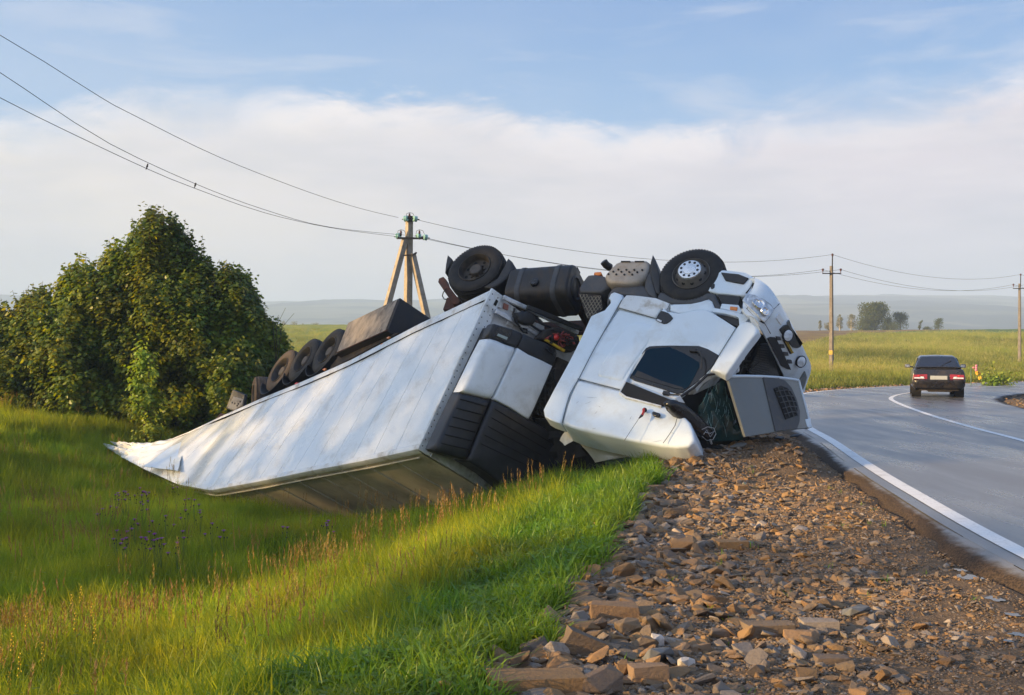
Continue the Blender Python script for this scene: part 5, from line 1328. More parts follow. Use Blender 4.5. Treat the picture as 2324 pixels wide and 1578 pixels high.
# ------------------------------------------------------------------ wheels
def wheel(parent, c, ax, R_=.51, W_=.30, style='deep', rubber=RUBBER, rim=RIMDARK, name='wheel', seg=56):
    """c: centre of the outer sidewall; ax: outward axis"""
    ax = ax.normalized(); w = thing(name, Vector(c)-worldloc(parent), None, None); w.parent = parent; c = Vector(c)
    mb = MB(); s = R_/.51
    mb.lathe(c, ax, [(-W_+.02, .29*s), (-W_, .34*s), (-W_, .44*s), (-W_+.03, .487*s), (-W_+.07, .508*s), (-.115, .513*s), (-.07, .508*s), (-.028, .489*s), (-.006, .455*s), (.004, .41*s), (.004, .36*s), (-.006, .315*s), (-.018, .292*s)], seg)
    t = mb.build('tyre', rubber, w, smooth=40)
    # circumferential grooves and shoulder lugs
    g = MB(); u = ax.orthogonal().normalized(); q = ax.cross(u)
    for k in range(64):
        a = 2*PI*k/64; rd = u*math.cos(a)+q*math.sin(a); tg = ax.cross(rd)
        for ax_ in (-.055, -W_+.055): g.box(c+ax*ax_+rd*(.494*s), (ax, rd, tg), (.055, .018, .030))
    for ax_ in (-.105, -.16, -.215): g.lathe(c+ax*ax_, ax, [(-.018, .512*s), (-.016, .520*s), (.016, .520*s), (.018, .512*s)], seg)
    g.build('tread', rubber, w, smooth=30, kind='stuff')
    mb = MB()
    if style == 'front':
        prof = [(-.018, .292*s), (.0, .296*s), (.006, .288*s), (-.03, .272*s), (-.05, .262*s), (-.02, .235*s), (.05, .205*s), (.075, .19*s), (.080, .17*s), (.080, .001)]
    elif style == 'deep':
        prof = [(-.018, .292*s), (.0, .296*s), (.006, .288*s), (-.03, .272*s), (-.13, .262*s), (-.145, .25*s), (-.150, .20*s), (-.135, .155*s), (-.135, .12*s), (-.06, .11*s), (-.045, .095*s), (-.045, .001)]
    mb.lathe(c, ax, prof, seg); rimo = mb.build('rim', rim, w, smooth=30)
    hm = MB(); nh = 10 if style == 'front' else 8
    for k in range(nh):
        a = 2*PI*(k+.3)/nh; rd = u*math.cos(a)+q*math.sin(a)
        if style == 'front':
            hm.lathe(c+rd*(.222*s)+ax*.012, (ax*.75+rd*.75), [(0, .001), (.004, .026), (-.02, .027)], 12); hm.build('hand_hole', DARK, w); hm = MB()
        else: hm.lathe(c+rd*(.214*s)-ax*.144, ax, [(0, .001), (.002, .028), (-.01, .029)], 12)
    if hm.v: hm.build('hand_hole', DARK, w, kind='stuff')
    if style == 'front':
        mb = MB(); mb.lathe(c, ax, [(.081, .178*s), (.094, .172*s), (.097, .16*s), (.097, .10*s), (.103, .095*s), (.106, .08*s), (.106, .001)], 48); hub = mb.build('hub_cover', CHROME, w, smooth=30)
        nm = MB()
        for k in range(10):
            a = 2*PI*(k+.1)/10; rd = u*math.cos(a)+q*math.sin(a); nm.lathe(c+rd*(.133*s)+ax*.096, ax, [(0, .022), (.006, .020), (.006, .001)], 12); nm.build('wheel_nut', BLACKP, w); nm = MB()
    else:
        nm = MB()
        for k in range(10):
            a = 2*PI*k/10; rd = u*math.cos(a)+q*math.sin(a); nm.lathe(c+rd*(.137*s)-ax*.137, ax, [(0, .016), (.03, .016), (.032, .001)], 7)
        nm.build('wheel_nut', rim, w, kind='stuff')
    return w
NF = LEFT
wheel(truck, onp(1568, 620, S0, LEFT, .06), (LEFT+Vector((.02, 0, 0))), .505, .31, 'front', RUBBER, RIMGREY)
DW = onp(1076, 606, S0, LEFT, .02)
wheel(truck, DW, LEFT, .51, .29, 'deep', RUBBER, RIMDARK)
wheel(truck, DW-LEFT*.34, LEFT, .51, .29, 'deep', RUBBER, RIMDARK)
wheel(truck, DW-LEFT*1.95, LEFT, .51, .29, 'deep', RUBBER, RIMDARK)
wheel(truck, onp(1568, 620, S0, LEFT, .06)-LEFT*2.15, -LEFT, .505, .31, 'deep', RUBBER, RIMGREY)

# ------------------------------------------------------------------ chassis of the tractor
HUBD = DW-LEFT*.10
def ch(f, l, u): return HUBD+FWD*f+LEFT*l+UPT*u           # metres from the drive hub: forward, left, up (down in the world)
mb = MB()
for l in (-.70, -1.55): mb.box(ch(1.55, l, .14), (FWD, LEFT, UPT), (4.9, .09, .27))
for f in (-.5, .55, 1.6, 2.6): mb.box(ch(f, -1.12, .14), (FWD, LEFT, UPT), (.12, .8, .2))
mb.build('chassis_frame', RUST, truck, bevel=.01)
mb = MB(); mb.tube([ch(0, -.3, 0), ch(0, -1.9, 0)], .09, 12); mb.ball(ch(0, -1.12, 0), (.26, .26, .24)); mb.tube([ch(0, -1.12, .02), ch(2.3, -1.12, .05)], .06, 10); mb.tube([ch(3.42, -.3, 0), ch(3.42, -1.9, 0)], .07, 10)
mb.build('axle', CHAS, truck, smooth=40)
mb = MB(); mb.box(ch(2.9, -1.12, .22), (FWD, LEFT, UPT), (1.3, .75, .7)); mb.box(ch(2.0, -1.12, .18), (FWD, LEFT, UPT), (.6, .45, .45)); mb.build('engine', CHAS, truck, bevel=.06)
mb = MB(); mb.box(ch(-.15, -.45, .0), (FWD, LEFT, UPT), (.9, .09, .05)); 
for f in (-.32, .32): mb.tube([ch(f, -.62, -.12), ch(f, -.62, .25)], .13, 14)
mb.build('air_suspension', CHAS, truck, smooth=40)
flat('tail_bracket', [(994,640),(996,632),(1006,628),(1012,634),(1016,646),(1045,684),(1038,690),(1028,690),(1010,664)], -.45, RUST, .12)
mb = MB(); mb.tube([onp(u, v, S0, LEFT, -.42) for u, v in [(1013,655),(1006,664),(1004,672),(1008,679),(1017,680)]], .010, 6); mb.build('brake_hose', BLACKP, truck)
flat('mudflap', [(1016,579),(1026,588),(1018,606),(1010,620),(1012,600)], -.10, BLACKP, .35)
cabpanel('rear_mudguard', [(1086,649),(1104,645),(1127,631),(1142,606),(1152,584),(1161,592),(1168,604),(1160,618),(1146,634),(1128,648),(1110,655)], -.02, BLACKP, .55, .04, .0)
crumple('underbody_clutter', [ch(-.45, -.55, -.05), ch(.75, -.5, .1), ch(.75, -.9, .35), ch(-.45, -.9, .4)], 10, 6, .09, CHAS, 4, .05)

# fuel tank
tc_ = onp(1236, 660, S0, LEFT, -.34); hL, hU, rr_ = .33, .34, .15
prof_ = []
for (sx_, sy_) in ((1, 1), (-1, 1), (-1, -1), (1, -1)):
    a0 = {(1, 1): 0, (-1, 1): 90, (-1, -1): 180, (1, -1): 270}[(sx_, sy_)]
    rc = .20 if sx_ > 0 else .08
    for k in range(5):
        a = math.radians(a0+90*k/4); prof_.append(LEFT*(sx_*(hL-rc)+rc*math.cos(a))+UPT*(sy_*(hU-rc)+rc*math.sin(a)))
half = .56
mb = MB(); mb.prism([tc_-FWD*half+p for p in prof_], FWD*half*2); tank = mb.build('fuel_tank', TANK, truck, bevel=.035, seg=3)
for f in (-.33, .31):
    mb = MB(); rows = [[tc_+FWD*(f+d)+p*1.018 for p in prof_] for d in (-.045, .045)]; mb.grid(rows, close=True); rows = [[tc_+FWD*(f+d)+p*1.03 for p in prof_] for d in (-.03, .03)]; mb.grid(rows, close=True)
    mb.build('tank_strap', GREYP, tank, smooth=40)
mb = MB(); cp = tc_+LEFT*(hL-.0)+UPT*.10-FWD*.02; mb.lathe(cp, LEFT, [(-.01, .075), (.035, .075), (.05, .06), (.052, .001)], 24); mb.build('tank_cap', BLACKG, tank, smooth=30)
mb = MB()
top_ = tc_-UPT*(hU+.015)+LEFT*.02
for f in (-.38, .46): mb.box(top_+FWD*f, (FWD, LEFT, UPT), (.16, .14, .05))
mb.tube([top_-FWD*.36-UPT*.02, top_+FWD*.46-UPT*.02], .022, 8); mb.build('tank_bracket', CHAS, tank)
mb = MB(); mb.lathe(tc_+FWD*half, FWD, [(-.01, .22), (.015, .21), (.02, .18), (.0, .16), (.0, .001)], 28); mb.build('tank_end', TANK, tank, smooth=30)
flat('tank_mount', [(1300,652),(1310,640),(1318,650),(1312,672),(1304,668)], -.45, RUST, .2)

# tread box, silencer, exhaust, plastics
boxu = cabpanel('battery_box', [(1315,652),(1324,637),(1334,623),(1352,623),(1371,626),(1386,640),(1384,650),(1363,664),(1340,664),(1314,663)], -.10, GREYP, .42, .035)
mesh_ = flat('tread_plate', [(1313,666),(1338,668),(1364,670),(1368,700),(1352,716),(1333,724),(1322,694)], -.13, CHAS, .38)
mb = MB()
for k in range(-14, 16, 2):
    for (a, b) in (((1313+k*4, 664), (1345+k*4, 726)), ((1345+k*4+18, 664), (1313+k*4, 726))):
        pa = []; n_ = 14
        for j in range(n_+1):
            u, v = a[0]+(b[0]-a[0])*j/n_, a[1]+(b[1]-a[1])*j/n_
            if inpoly(np.array([u]), np.array([v]), [(1314,667),(1364,671),(1368,700),(1352,715),(1334,723),(1322,694)])[0]: pa.append(onp(u, v, S0, LEFT, -.125))
        if len(pa) > 1: mb.tube([pa[0], pa[-1]], .007, 4)
mb.build('tread_mesh', mat('tan_mesh_steel', (.24, .20, .14), .6, metal=.3, var=.25, scale=8), mesh_, kind='stuff')
sil = cabpanel('silencer', [(1371,628),(1373,621),(1386,606),(1402,591),(1420,589),(1466,589),(1473,594),(1475,602),(1469,618),(1462,630),(1450,641),(1420,645),(1384,643),(1374,637)], .02, STEELP, .5, .07, .01)
hm = MB()
for (x, y) in [(1735,435),(1780,413),(1825,394),(1807,438),(1853,415),(1898,397),(1880,440),(1925,417),(1970,397),(1952,440),(1997,418),(2042,398)]:
    hm.lathe(cabp(946.6+.25*x, 512.8+.25*y, .038), LEFT, [(0, .001), (.002, .015), (-.02, .015)], 10)
for (x0, x1) in ((1850, 1935), (1975, 2060)):
    hm.prism([cabp(946.6+.25*x, 512.8+.25*y, .036) for x, y in ((x0, 318), (x1, 318), (x1, 325), (x0, 325))], -LEFT*.03)
hm.build('vent_hole', DARK, sil, smooth=0, kind='stuff')
mb = MB(); mb.tube([cabp(1384, 607, -.2), cabp(1376, 602, -.12), cabp(1370, 594, -.06)], .062, 14); mb.tube([cabp(1370.2, 594.2, -.061), cabp(1369.6, 593.4, -.055)], .05, 14); mb.build('exhaust_pipe', BLACKP, truck, smooth=40)
flat('marker_lamp', [(1347,623),(1349,618),(1364,617),(1366,622),(1360,625)], -.16, AMBER, .08)
cabpanel('side_skirt', [(1380,668),(1392,650),(1416,648),(1446,642),(1462,650),(1488,672),(1470,676),(1424,669),(1413,668),(1400,664),(1385,684),(1376,690)], -.06, GREYP, .35, .03)
cabpanel('fender_liner', [(1462,652),(1464,632),(1474,610),(1480,614),(1482,640),(1492,672),(1484,676),(1470,668)], -.03, GREYP, .5, .03)
cabpanel('rubber_flap', [(1474,616),(1476,596),(1481,577),(1488,590),(1494,613),(1500,640),(1497,668),(1488,664),(1481,640)], .0, BLACKP, .5, .02)
flat('gearbox_clutter', [(1386,646),(1440,640),(1462,650),(1440,668),(1400,668),(1372,690),(1366,672)], -.40, CHAS, .4)

# ------------------------------------------------------------------ trailer
TPX = [(1115,660,16.90),(1061,686,17.35),(950,738,18.25),(798,818,19.75),(690,866,20.95),(597,904,22.05),(510,943,23.25),(434,980,24.4),(366,1008,25.5),(318,1016,26.2)]
RPX = [(950,1018,16.00),(895,1030,16.4),(830,1044,16.95),(700,1069,18.2),(590,1092,19.35),(480,1112,20.6),(400,1098,22.2),(330,1066,23.7),(280,1040,24.9),(236,1012,26.1)]
def polyl(px):
    P = [U(*p) for p in px]; d = [0]
    for i in range(1, len(P)): d.append(d[-1]+(P[i]-P[i-1]).length)
    return P, [x/d[-1] for x in d], d[-1]
TP, TT, TLen = polyl(TPX); RP, RT, _ = polyl(RPX)
def at(P, T_, s):
    s = min(max(s, 0), 1)
    for i in range(len(T_)-1):
        if s <= T_[i+1]+1e-9:
            f = (s-T_[i])/(T_[i+1]-T_[i]); return P[i].lerp(P[i+1], f)
    return P[-1]
AXT = (TP[4]-TP[0]).normalized(); SEAM = (TP[0]-RP[0]).normalized()
NS = AXT.cross(SEAM).normalized()
if NS.y > 0: NS = -NS
RGT = -NS                                                     # from the near flank to the far flank
trailer = thing('overturned_trailer', RP[3], 'long white box semi-trailer lying on its side in the grassy ditch', 'trailer')
def side(s, t, o=0.0):
    """s: 0 front .. 1 tail; t: 0 roof edge .. 1 floor edge"""
    p = at(RP, RT, s).lerp(at(TP, TT, s), t); return p+NS*o
S_END = .80; NP = 18
cuts = [S_END*k/NP for k in range(NP+1)]; cuts[0] = .0012
for k in range(NP):
    s0, s1 = cuts[k]+.0003, cuts[k+1]-.0003; rows = []
    for i in range(7):
        s = s0+(s1-s0)*i/6; r = []
        for j in range(13):
            t = .939*j/12; bul = .010*math.sin(PI*j/12)+.012*math.sin(PI*i/6)*.35
            p = side(s, t); p = p+NS*(bul+.02*noise.noise(p*.45)+.012*noise.noise(p*1.6)+(.05 if k > 12 else 0)*noise.noise(p*.9+Vector((5, 0, 0)))); r.append(p)
        rows.append(r)
    mb = MB(); mb.sheet(rows, .02 if (rows[1][0]-rows[0][0]).cross(rows[0][1]-rows[0][0]).dot(NS) > 0 else -.02); mb.build('side_panel', TRAILW, trailer, smooth=60)
# floor rail along the upper edge, roof rail along the lower one
rows = [[side(s, .94, .02), side(s, .965, .03), side(s, .985, .03), side(s, 1.0, .015), side(s, 1.0, -.06)] for s in np.linspace(0, .93, 60)]
mb = MB(); mb.grid(rows); mb.build('floor_rail', WHITED, trailer, smooth=40)
rows = [[side(s, .028, .012), side(s, .012, .02), side(s, -.006, .012), side(s, -.012, -.03), side(s, -.012, -.09)] for s in np.linspace(0, .62, 50)]
mb = MB(); mb.grid(rows); mb.build('roof_rail', WHITED, trailer, smooth=40)
# roof skin, underneath in the shade, with ribs
WID = 2.46
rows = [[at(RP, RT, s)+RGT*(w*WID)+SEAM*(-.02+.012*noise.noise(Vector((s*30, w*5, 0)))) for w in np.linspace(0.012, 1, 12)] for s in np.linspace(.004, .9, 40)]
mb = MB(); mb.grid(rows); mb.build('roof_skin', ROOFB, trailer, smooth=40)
mb = MB(); mb.tube([at(RP, RT, s)+RGT*.16-SEAM*.05 for s in np.linspace(.01, .7, 40)], .016, 6); mb.build('roof_conduit', ROOFB, trailer)
for k in range(1, 14):
    s = .055*k; mb = MB(); a = at(RP, RT, s)+RGT*.12-SEAM*.028; mb.tube([a, a+RGT*2.2], .014, 5); mb.build('roof_rib', ROOFB, trailer)
rows = [[at(TP, TT, s)+RGT*(w*WID)-SEAM*.04 for w in (0, .25, .5, .75, 1)] for s in np.linspace(.0, .92, 40)]
mb = MB(); mb.grid(rows); mb.build('floor', CHAS, trailer, smooth=40)
rows = [[at(RP, RT, s).lerp(at(TP, TT, s), t)+RGT*WID for t in (0, .5, 1)] for s in np.linspace(0, .92, 40)]
mb = MB(); mb.grid(rows); mb.build('far_side', TRAILW, trailer, smooth=40)
mb = MB()
for w in (.36, .64):
    mb.prism([at(TP, TT, s)+RGT*(w*WID)+SEAM*.02 for s in (.02, .85)]+[at(TP, TT, s)+RGT*(w*WID)+SEAM*.24 for s in (.85, .02)], RGT*.1)
mb.build('trailer_frame', CHAS, trailer)

# torn, crumpled tail
rows = []
for i in range(34):
    s = S_END-.004+(1.0-S_END+.004)*i/33; r = []
    for j in range(25):
        t = .985*j/24; p = side(s, t); g = i/33
        f1 = noise.noise(Vector((s*26+t*3, t*4.2, 1.3))); f2 = noise.noise(Vector((s*60, t*9+s*20, 4.1)))
        f3 = 1-2*abs(noise.noise(Vector((s*38+t*2.2, t*2.6-s*30, 7.7)))); p = p+NS*(min(1, g*1.6)*(.20*(1-2*abs(f1))*math.sin(PI*min(1, t*1.02))+.16*f3*math.sin(PI*min(1, t*1.02))**.5+.08*f2)+.02*noise.noise(p*1.6)); r.append(p)
    rows.append(r)
mb = MB(); mb.sheet(rows, .012 if (rows[1][0]-rows[0][0]).cross(rows[0][1]-rows[0][0]).dot(NS) > 0 else -.012); mb.build('torn_tail_skin', TRAILW, trailer, smooth=40)
tri = [(437,993,24.0),(404,1014,23.8),(369,1043,23.5),(330,1062,23.4),(372,1074,22.7),(410,1072,22.3),(424,1040,23.0)]
P = [U(*q) for q in tri]; rows = []
for i in range(9):
    a = P[0].lerp(P[3], i/8); b = P[0].lerp(P[5], i/8); r = []
    for j in range(7):
        p = a.lerp(b, j/6); r.append(p+NS*(.05+.05*(1-2*abs(noise.noise(p*2.6)))*min(1, i/3)))
    rows.append(r)
mb = MB(); mb.sheet(rows, .01); mb.build('torn_flap', WHITE, trailer, smooth=40)

# front wall frame of the box
NFR = RGT.cross(TP[0]-RP[0]).normalized()
if NFR.y > 0: NFR = -NFR
F0 = RP[0].copy()
FU = (TP[0]-RP[0]); 
def front(w, t, o=0.0): return RP[0]+RGT*(w*WID)+FU*t+NFR*o
mb = MB(); mb.prism([front(0, 0), front(1, 0), front(1, 1), front(0, 1)], -NFR*.08); mb.build('front_wall', mat('front_wall_panel', (.66, .66, .64), .5, var=.12, scale=5, dirt=((.25, .22, .18), .8, 4)), trailer)
mb = MB(); mb.prism([front(-.012, -.01, .0), front(.085, -.01, .0), front(.085, 1.01, .0), front(-.012, 1.01, .0)], NFR*.045); post = mb.build('corner_post', WHITED, trailer, bevel=.012)
rv = MB()
for k in range(26):
    for w in (.008, .055):
        rv.lathe(front(w, .02+.96*k/25, .045), NFR, [(0, .011), (.005, .008), (.006, .001)], 8)
rv.build('rivet', CHAS, post, kind='stuff')
mb = MB(); mb.prism([front(.085, -.012, .0), front(1.0, -.012, .0), front(1.0, .055, .0), front(.085, .055, .0)], NFR*.05); mb.build('front_roof_rail', ALU, trailer, bevel=.01)
mb = MB(); mb.prism([front(.045, .012, .05), front(.065, .012, .05), front(.065, .045, .05), front(.045, .045, .05)], NFR*.006); mb.prism([front(.045, .93, .05), front(.065, .93, .05), front(.065, .965, .05), front(.045, .965, .05)], NFR*.006); mb.build('lashing_eye', DARK, post)
for (a, b, o) in (((1142,675),(1312,755),.10), ((1124,706),(1262,782),.10), ((1196,697),(1322,748),.22)):
    mb = MB(); pa, pb = onp(*a, F0, NFR, o), onp(*b, F0, NFR, o); mb.box((pa+pb)/2, (pb-pa, NFR, (pb-pa).cross(NFR)), ((pb-pa).length, .05, .075)); mb.build('front_rail', ALU if o < .2 else BLACKP, trailer, bevel=.01)
for (x, y, w_, h_, mm) in [(1150,694,10,12,'r'),(1166,700,9,11,'w'),(1150,714,12,9,'w'),(1170,722,10,8,'w'),(1136,690,8,14,'w'),(1182,712,12,14,'w'),(1160,732,13,9,'w'),(1228,738,16,9,'w')]:
    flat('wall_plate', [(x-w_/2, y-h_/2), (x+w_/2, y-h_/2+w_*.45), (x+w_/2-2, y+h_/2+w_*.45), (x-w_/2-2, y+h_/2)], .03, {'r': mat('faded_red_plate', (.40, .16, .12), .6, var=.2), 'w': WHITED}[mm], .03, trailer, .003, F0, NFR)
cabpts = [(1176,722),(1186,708),(1200,706),(1214,712),(1220,726),(1212,738),(1196,738),(1182,732)]
pillow('hose_drum', [onp(u, v, F0, NFR, .22) for u, v in cabpts], NFR, BLACKP, trailer, .18, .05)
mb = MB()
for pth in ([(1168,700),(1164,714),(1170,730),(1180,742)], [(1186,706),(1176,718),(1172,734)], [(1180,745),(1188,754),(1196,756),(1196,748),(1188,746)], [(1214,720),(1230,736),(1250,744),(1275,752)], [(1205,738),(1222,750),(1246,758)]):
    mb.tube([onp(u, v, F0, NFR, .16) for u, v in pth], .018, 6)
mb.build('air_hose', BLACKP, trailer, kind='stuff')
cl = random.Random(12); 
tray = pillow('hose_tray', [onp(u, v, F0, NFR, .28) for u, v in [(1226,768),(1240,750),(1262,742),(1290,750),(1316,764),(1318,790),(1298,800),(1262,786)]], NFR, CHAS, trailer, .15, .03)
for (nm, mm, n_) in (('red_hose', mat('red_hose_rubber', (.30, .05, .04), .6), 9), ('black_hose', BLACKP, 14)):
    mb = MB()
    for k in range(n_):
        u, v = cl.uniform(1245, 1306), cl.uniform(756, 782); v += (u-1275)*.3; pth = []
        for j in range(6): pth.append(onp(u+cl.uniform(-12, 12), v+cl.uniform(-8, 8), F0, NFR, .32+cl.uniform(0, .12)))
        pp = catmull([tuple(q) for q in pth], .06); mb.tube([Vector(q) for q in pp], .011, 5)
    mb.build(nm, mm, tray, kind='stuff')
mb = MB(); mb.ball(onp(1262, 766, F0, NFR, .42), .05); mb.build('red_coupling', REDP, tray)
flat('yellow_bar', [(1238,773),(1242,770),(1284,794),(1281,799)], .36, YELP, .05, trailer, .006, F0, NFR)

# refrigeration unit on the front wall
PR = .42
unit = thing('refrigeration_unit', onp(1150, 900, F0, NFR, PR)-worldloc(trailer), None, None); unit.parent = trailer
def upan(name, px, off, mat_, thick=.06, R=.035, bulge=.01, **k):
    return pillow(name, [onp(u, v, F0, NFR, off) for u, v in px], NFR, mat_, unit, thick, R, bulge, **k)
REEFW = mat('reefer_white_cover', (.80, .84, .87), .35, var=.03, scale=3, coat=.3, dirt=((.40, .38, .33), .35, 3), rv=.05)
mb = MB(); mb.prism([onp(u, v, F0, NFR, PR-.05) for u, v in [(1122,742),(1184,764),(1262,800),(1250,848),(1205,948),(1236,990),(1226,1040),(1196,1086),(1150,1100),(1064,1040),(994,1016),(1050,896)]], -NFR*(PR-.06)); mb.build('unit_frame', BLACKP, unit)
cap = upan('upper_cover', [(1108,766),(1112,752),(1119,738),(1124,735),(1164,747),(1186,756),(1188,762),(1174,789),(1150,780),(1130,771)], PR+.02, REEFK, .14, .03)
capr = upan('upper_cover', [(1187,762),(1192,758),(1212,768),(1238,778),(1262,792),(1266,802),(1262,816),(1254,830),(1230,818),(1200,804),(1175,790)], PR+.01, REEFK, .14, .03)
flat('control_panel', [(1122,762),(1129,742),(1133,740),(1161,749),(1163,754),(1153,775),(1149,776)], PR+.03, BLACKG, .03, unit, .006, F0, NFR)
flat('display_screen', [(1128,762),(1131,757),(1153,766),(1150,772)], PR+.036, mat('pale_lcd', (.34, .40, .38), .3), .01, unit, .002, F0, NFR)
upan('white_cover', [(1107,770),(1116,768),(1130,772),(1150,781),(1174,789),(1162,816),(1140,862),(1119,905),(1104,904),(1076,897),(1058,893),(1047,890),(1064,856),(1086,810)], PR+.03, REEFW, .16, .07, .03)
upan('white_cover', [(1176,790),(1200,805),(1230,818),(1255,831),(1248,846),(1230,888),(1214,924),(1201,952),(1190,946),(1160,926),(1121,906),(1140,865),(1160,822)], PR+.03, REEFW, .10, .02, .008)
upan('black_cover', [(1046,892),(1058,894),(1078,899),(1104,906),(1116,908),(1102,940),(1084,984),(1060,1044),(1048,1042),(1012,1032),(992,1026),(986,1020),(992,1006),(1016,954)], PR+.03, REEFK, .20, .06, .04)
upan('black_cover', [(1119,908),(1160,928),(1200,953),(1222,962),(1258,986),(1284,1002),(1280,1030),(1262,1070),(1244,1102),(1222,1116),(1166,1122),(1110,1076),(1062,1046),(1086,984)], PR+.03, REEFK, .34, .04, .02)
mb = MB()
for k in range(6):
    t = (k+.6)/6.4; a = (1046-56*t, 893+128*t); b = (1112-52*t, 910+126*t); mb.tube([onp(a[0]+3, a[1]+1, F0, NFR, PR+.03), onp((a[0]+b[0])/2, (a[1]+b[1])/2, F0, NFR, PR+.074), onp(b[0]-4, b[1], F0, NFR, PR+.05)], .009, 5)
mb.build('vent_groove', DARK, unit, kind='stuff')
mb = MB()
for k in range(5):
    t = (k+.7)/6; a = (1122-48*t, 912+118*t); b = (1262-60*t, 996+88*t); mb.tube([onp(a[0]+8, a[1]+3, F0, NFR, PR+.046), onp(b[0]-6, b[1]-2, F0, NFR, PR+.046)], .006, 5)
mb.build('vent_groove', DARK, unit, kind='stuff')
flat('unit_latch', [(1238,792),(1246,788),(1260,798),(1256,806)], PR+.05, BLACKG, .03, unit, .006, F0, NFR)
for (px, mm) in (([(1256,836),(1266,810),(1292,822),(1278,870),(1240,950),(1212,940)], CHAS), ([(1205,955),(1240,950),(1300,1000),(1290,1050),(1250,1010)], DARK)):
    flat('unit_side_works', px, PR-.15, mm, .3, unit, .01, F0, NFR)
mb = MB()
for k in range(12):
    u, v = cl.uniform(1222, 1272), cl.uniform(850, 940); u = min(u, 1290-(v-830)*.35); pth = [onp(u+cl.uniform(-10, 10), v+cl.uniform(-22, 22), F0, NFR, PR-.1+cl.uniform(0, .1)) for j in range(5)]
    mb.tube([Vector(q) for q in catmull([tuple(q) for q in pth], .08)], .014, 5)
mb.build('coolant_hose', BLACKP, unit, kind='stuff')

# axles, wheels, mudguards, storage box, tail lamps of the trailer
for (u, v, sp_) in ((741,794,'a'), (686,815,'b'), (634,839,'c')):
    c = onp(u, v, TP[3], NS, -.02)
    wheel(trailer, c, NS, .50, .33, 'deep', RUBBER if sp_ != 'c' else RUBDUST, RIMDARK)
    wheel(trailer, c+RGT*2.25, -NS, .50, .33, 'deep', RUBBER, RIMDARK)
    mb = MB(); mb.tube([c+RGT*.25, c+RGT*2.0], .07, 10); mb.build('trailer_axle', CHAS, trailer, smooth=40)
    rows = []
    for k in range(13):
        a = math.radians(-200+k*8.5); dr = AXT*math.cos(a)*1.0+(-SEAM)*math.sin(a)
        dr = AXT*math.cos(math.radians(18+k*11))-SEAM*math.sin(math.radians(18+k*11)); rows.append([c+dr*.565+NS*.02, c+dr*.575-NS*.12, c+dr*.575-NS*.36])
    mb = MB(); mb.sheet(rows, .012); mb.build('mudguard', BLACKP, trailer, smooth=60)
bx_ = [(790,733),(908,676),(879,752),(761,805)]
P = [onp(u, v, TP[3], NS, .02) for u, v in bx_]
mb = MB(); mb.prism(P, RGT*.95); mb.build('storage_box', mat('dark_box_steel', (.030, .026, .026), .6, var=.3, scale=5, dirt=((.07, .055, .04), .5, 5)), trailer, bevel=.012)
ins = [P[0].lerp(P[2], .03), P[1].lerp(P[3], .03), P[2].lerp(P[0], .03), P[3].lerp(P[1], .03)]
mb = MB(); mb.prism([p+NS*.004 for p in ins], NS*.012); mb.build('box_door', mat('weathered_board', (.30, .25, .20), .8, var=.3, scale=7, dirt=((.06, .045, .035), .95, 5), stretch=(1, 1, .35)), trailer, bevel=.004)
flat('box_support', [(760,806),(880,753),(905,756),(780,822),(748,838)], -.10, CHAS, .5, trailer, .01, TP[3], NS)
mb = MB(); mb.tube([onp(u, v, TP[3], NS, .04) for u, v in [(764,801),(820,776),(880,749)]], .012, 5); mb.build('box_hinge', RUST, trailer)
# tail: far wheel, light board, bracket
c = U(575, 897, 24.6); wheel(trailer, c, (NS*.35+AXT*.2-SEAM*.1+Vector((-.3, -.2, 0))).normalized(), .42, .36, 'deep', RUBDUST, RIMDARK, name='rear_wheel')
lb0 = U(535, 905, 23.4); nl = Vector((-.55, -.78, .2)).normalized()
lbo = flat('light_board', [(513,927),(521,904),(528,884),(556,896),(554,910),(552,922),(533,935)], 0, BLACKP, .08, trailer, .01, lb0, nl)
flat('light_board_face', [(517,926),(530,900),(552,906),(550,919),(533,931)], .01, mat('stained_light_board', (.24, .23, .22), .7, var=.2, scale=9, dirt=((.08, .06, .05), .8, 8)), .02, lbo, .004, lb0, nl)
hm = MB()
for (u, v) in ((527, 914), (533, 916), (541, 917), (545, 912), (538, 921)): hm.lathe(onp(u, v, lb0, nl, .012), nl, [(0, .001), (.002, .022), (-.01, .022)], 9)
hm.build('lamp_hole', DARK, lbo, smooth=0, kind='stuff')
flat('tail_bracket', [(488,954),(493,946),(500,938),(511,941),(508,947),(498,954),(490,958)], 0, RUST, .15, trailer, .01, U(500, 946, 24), nl)
for (u, v) in ((672, 872), (735, 840), (866, 783), (880, 768), (948, 742)):
    flat('rail_lamp', [(u-4, v-1), (u+1, v-4), (u+4, v-4), (u, v+1)], .05, AMBER if u > 700 else REDP, .03, trailer, .003, TP[3], NS)
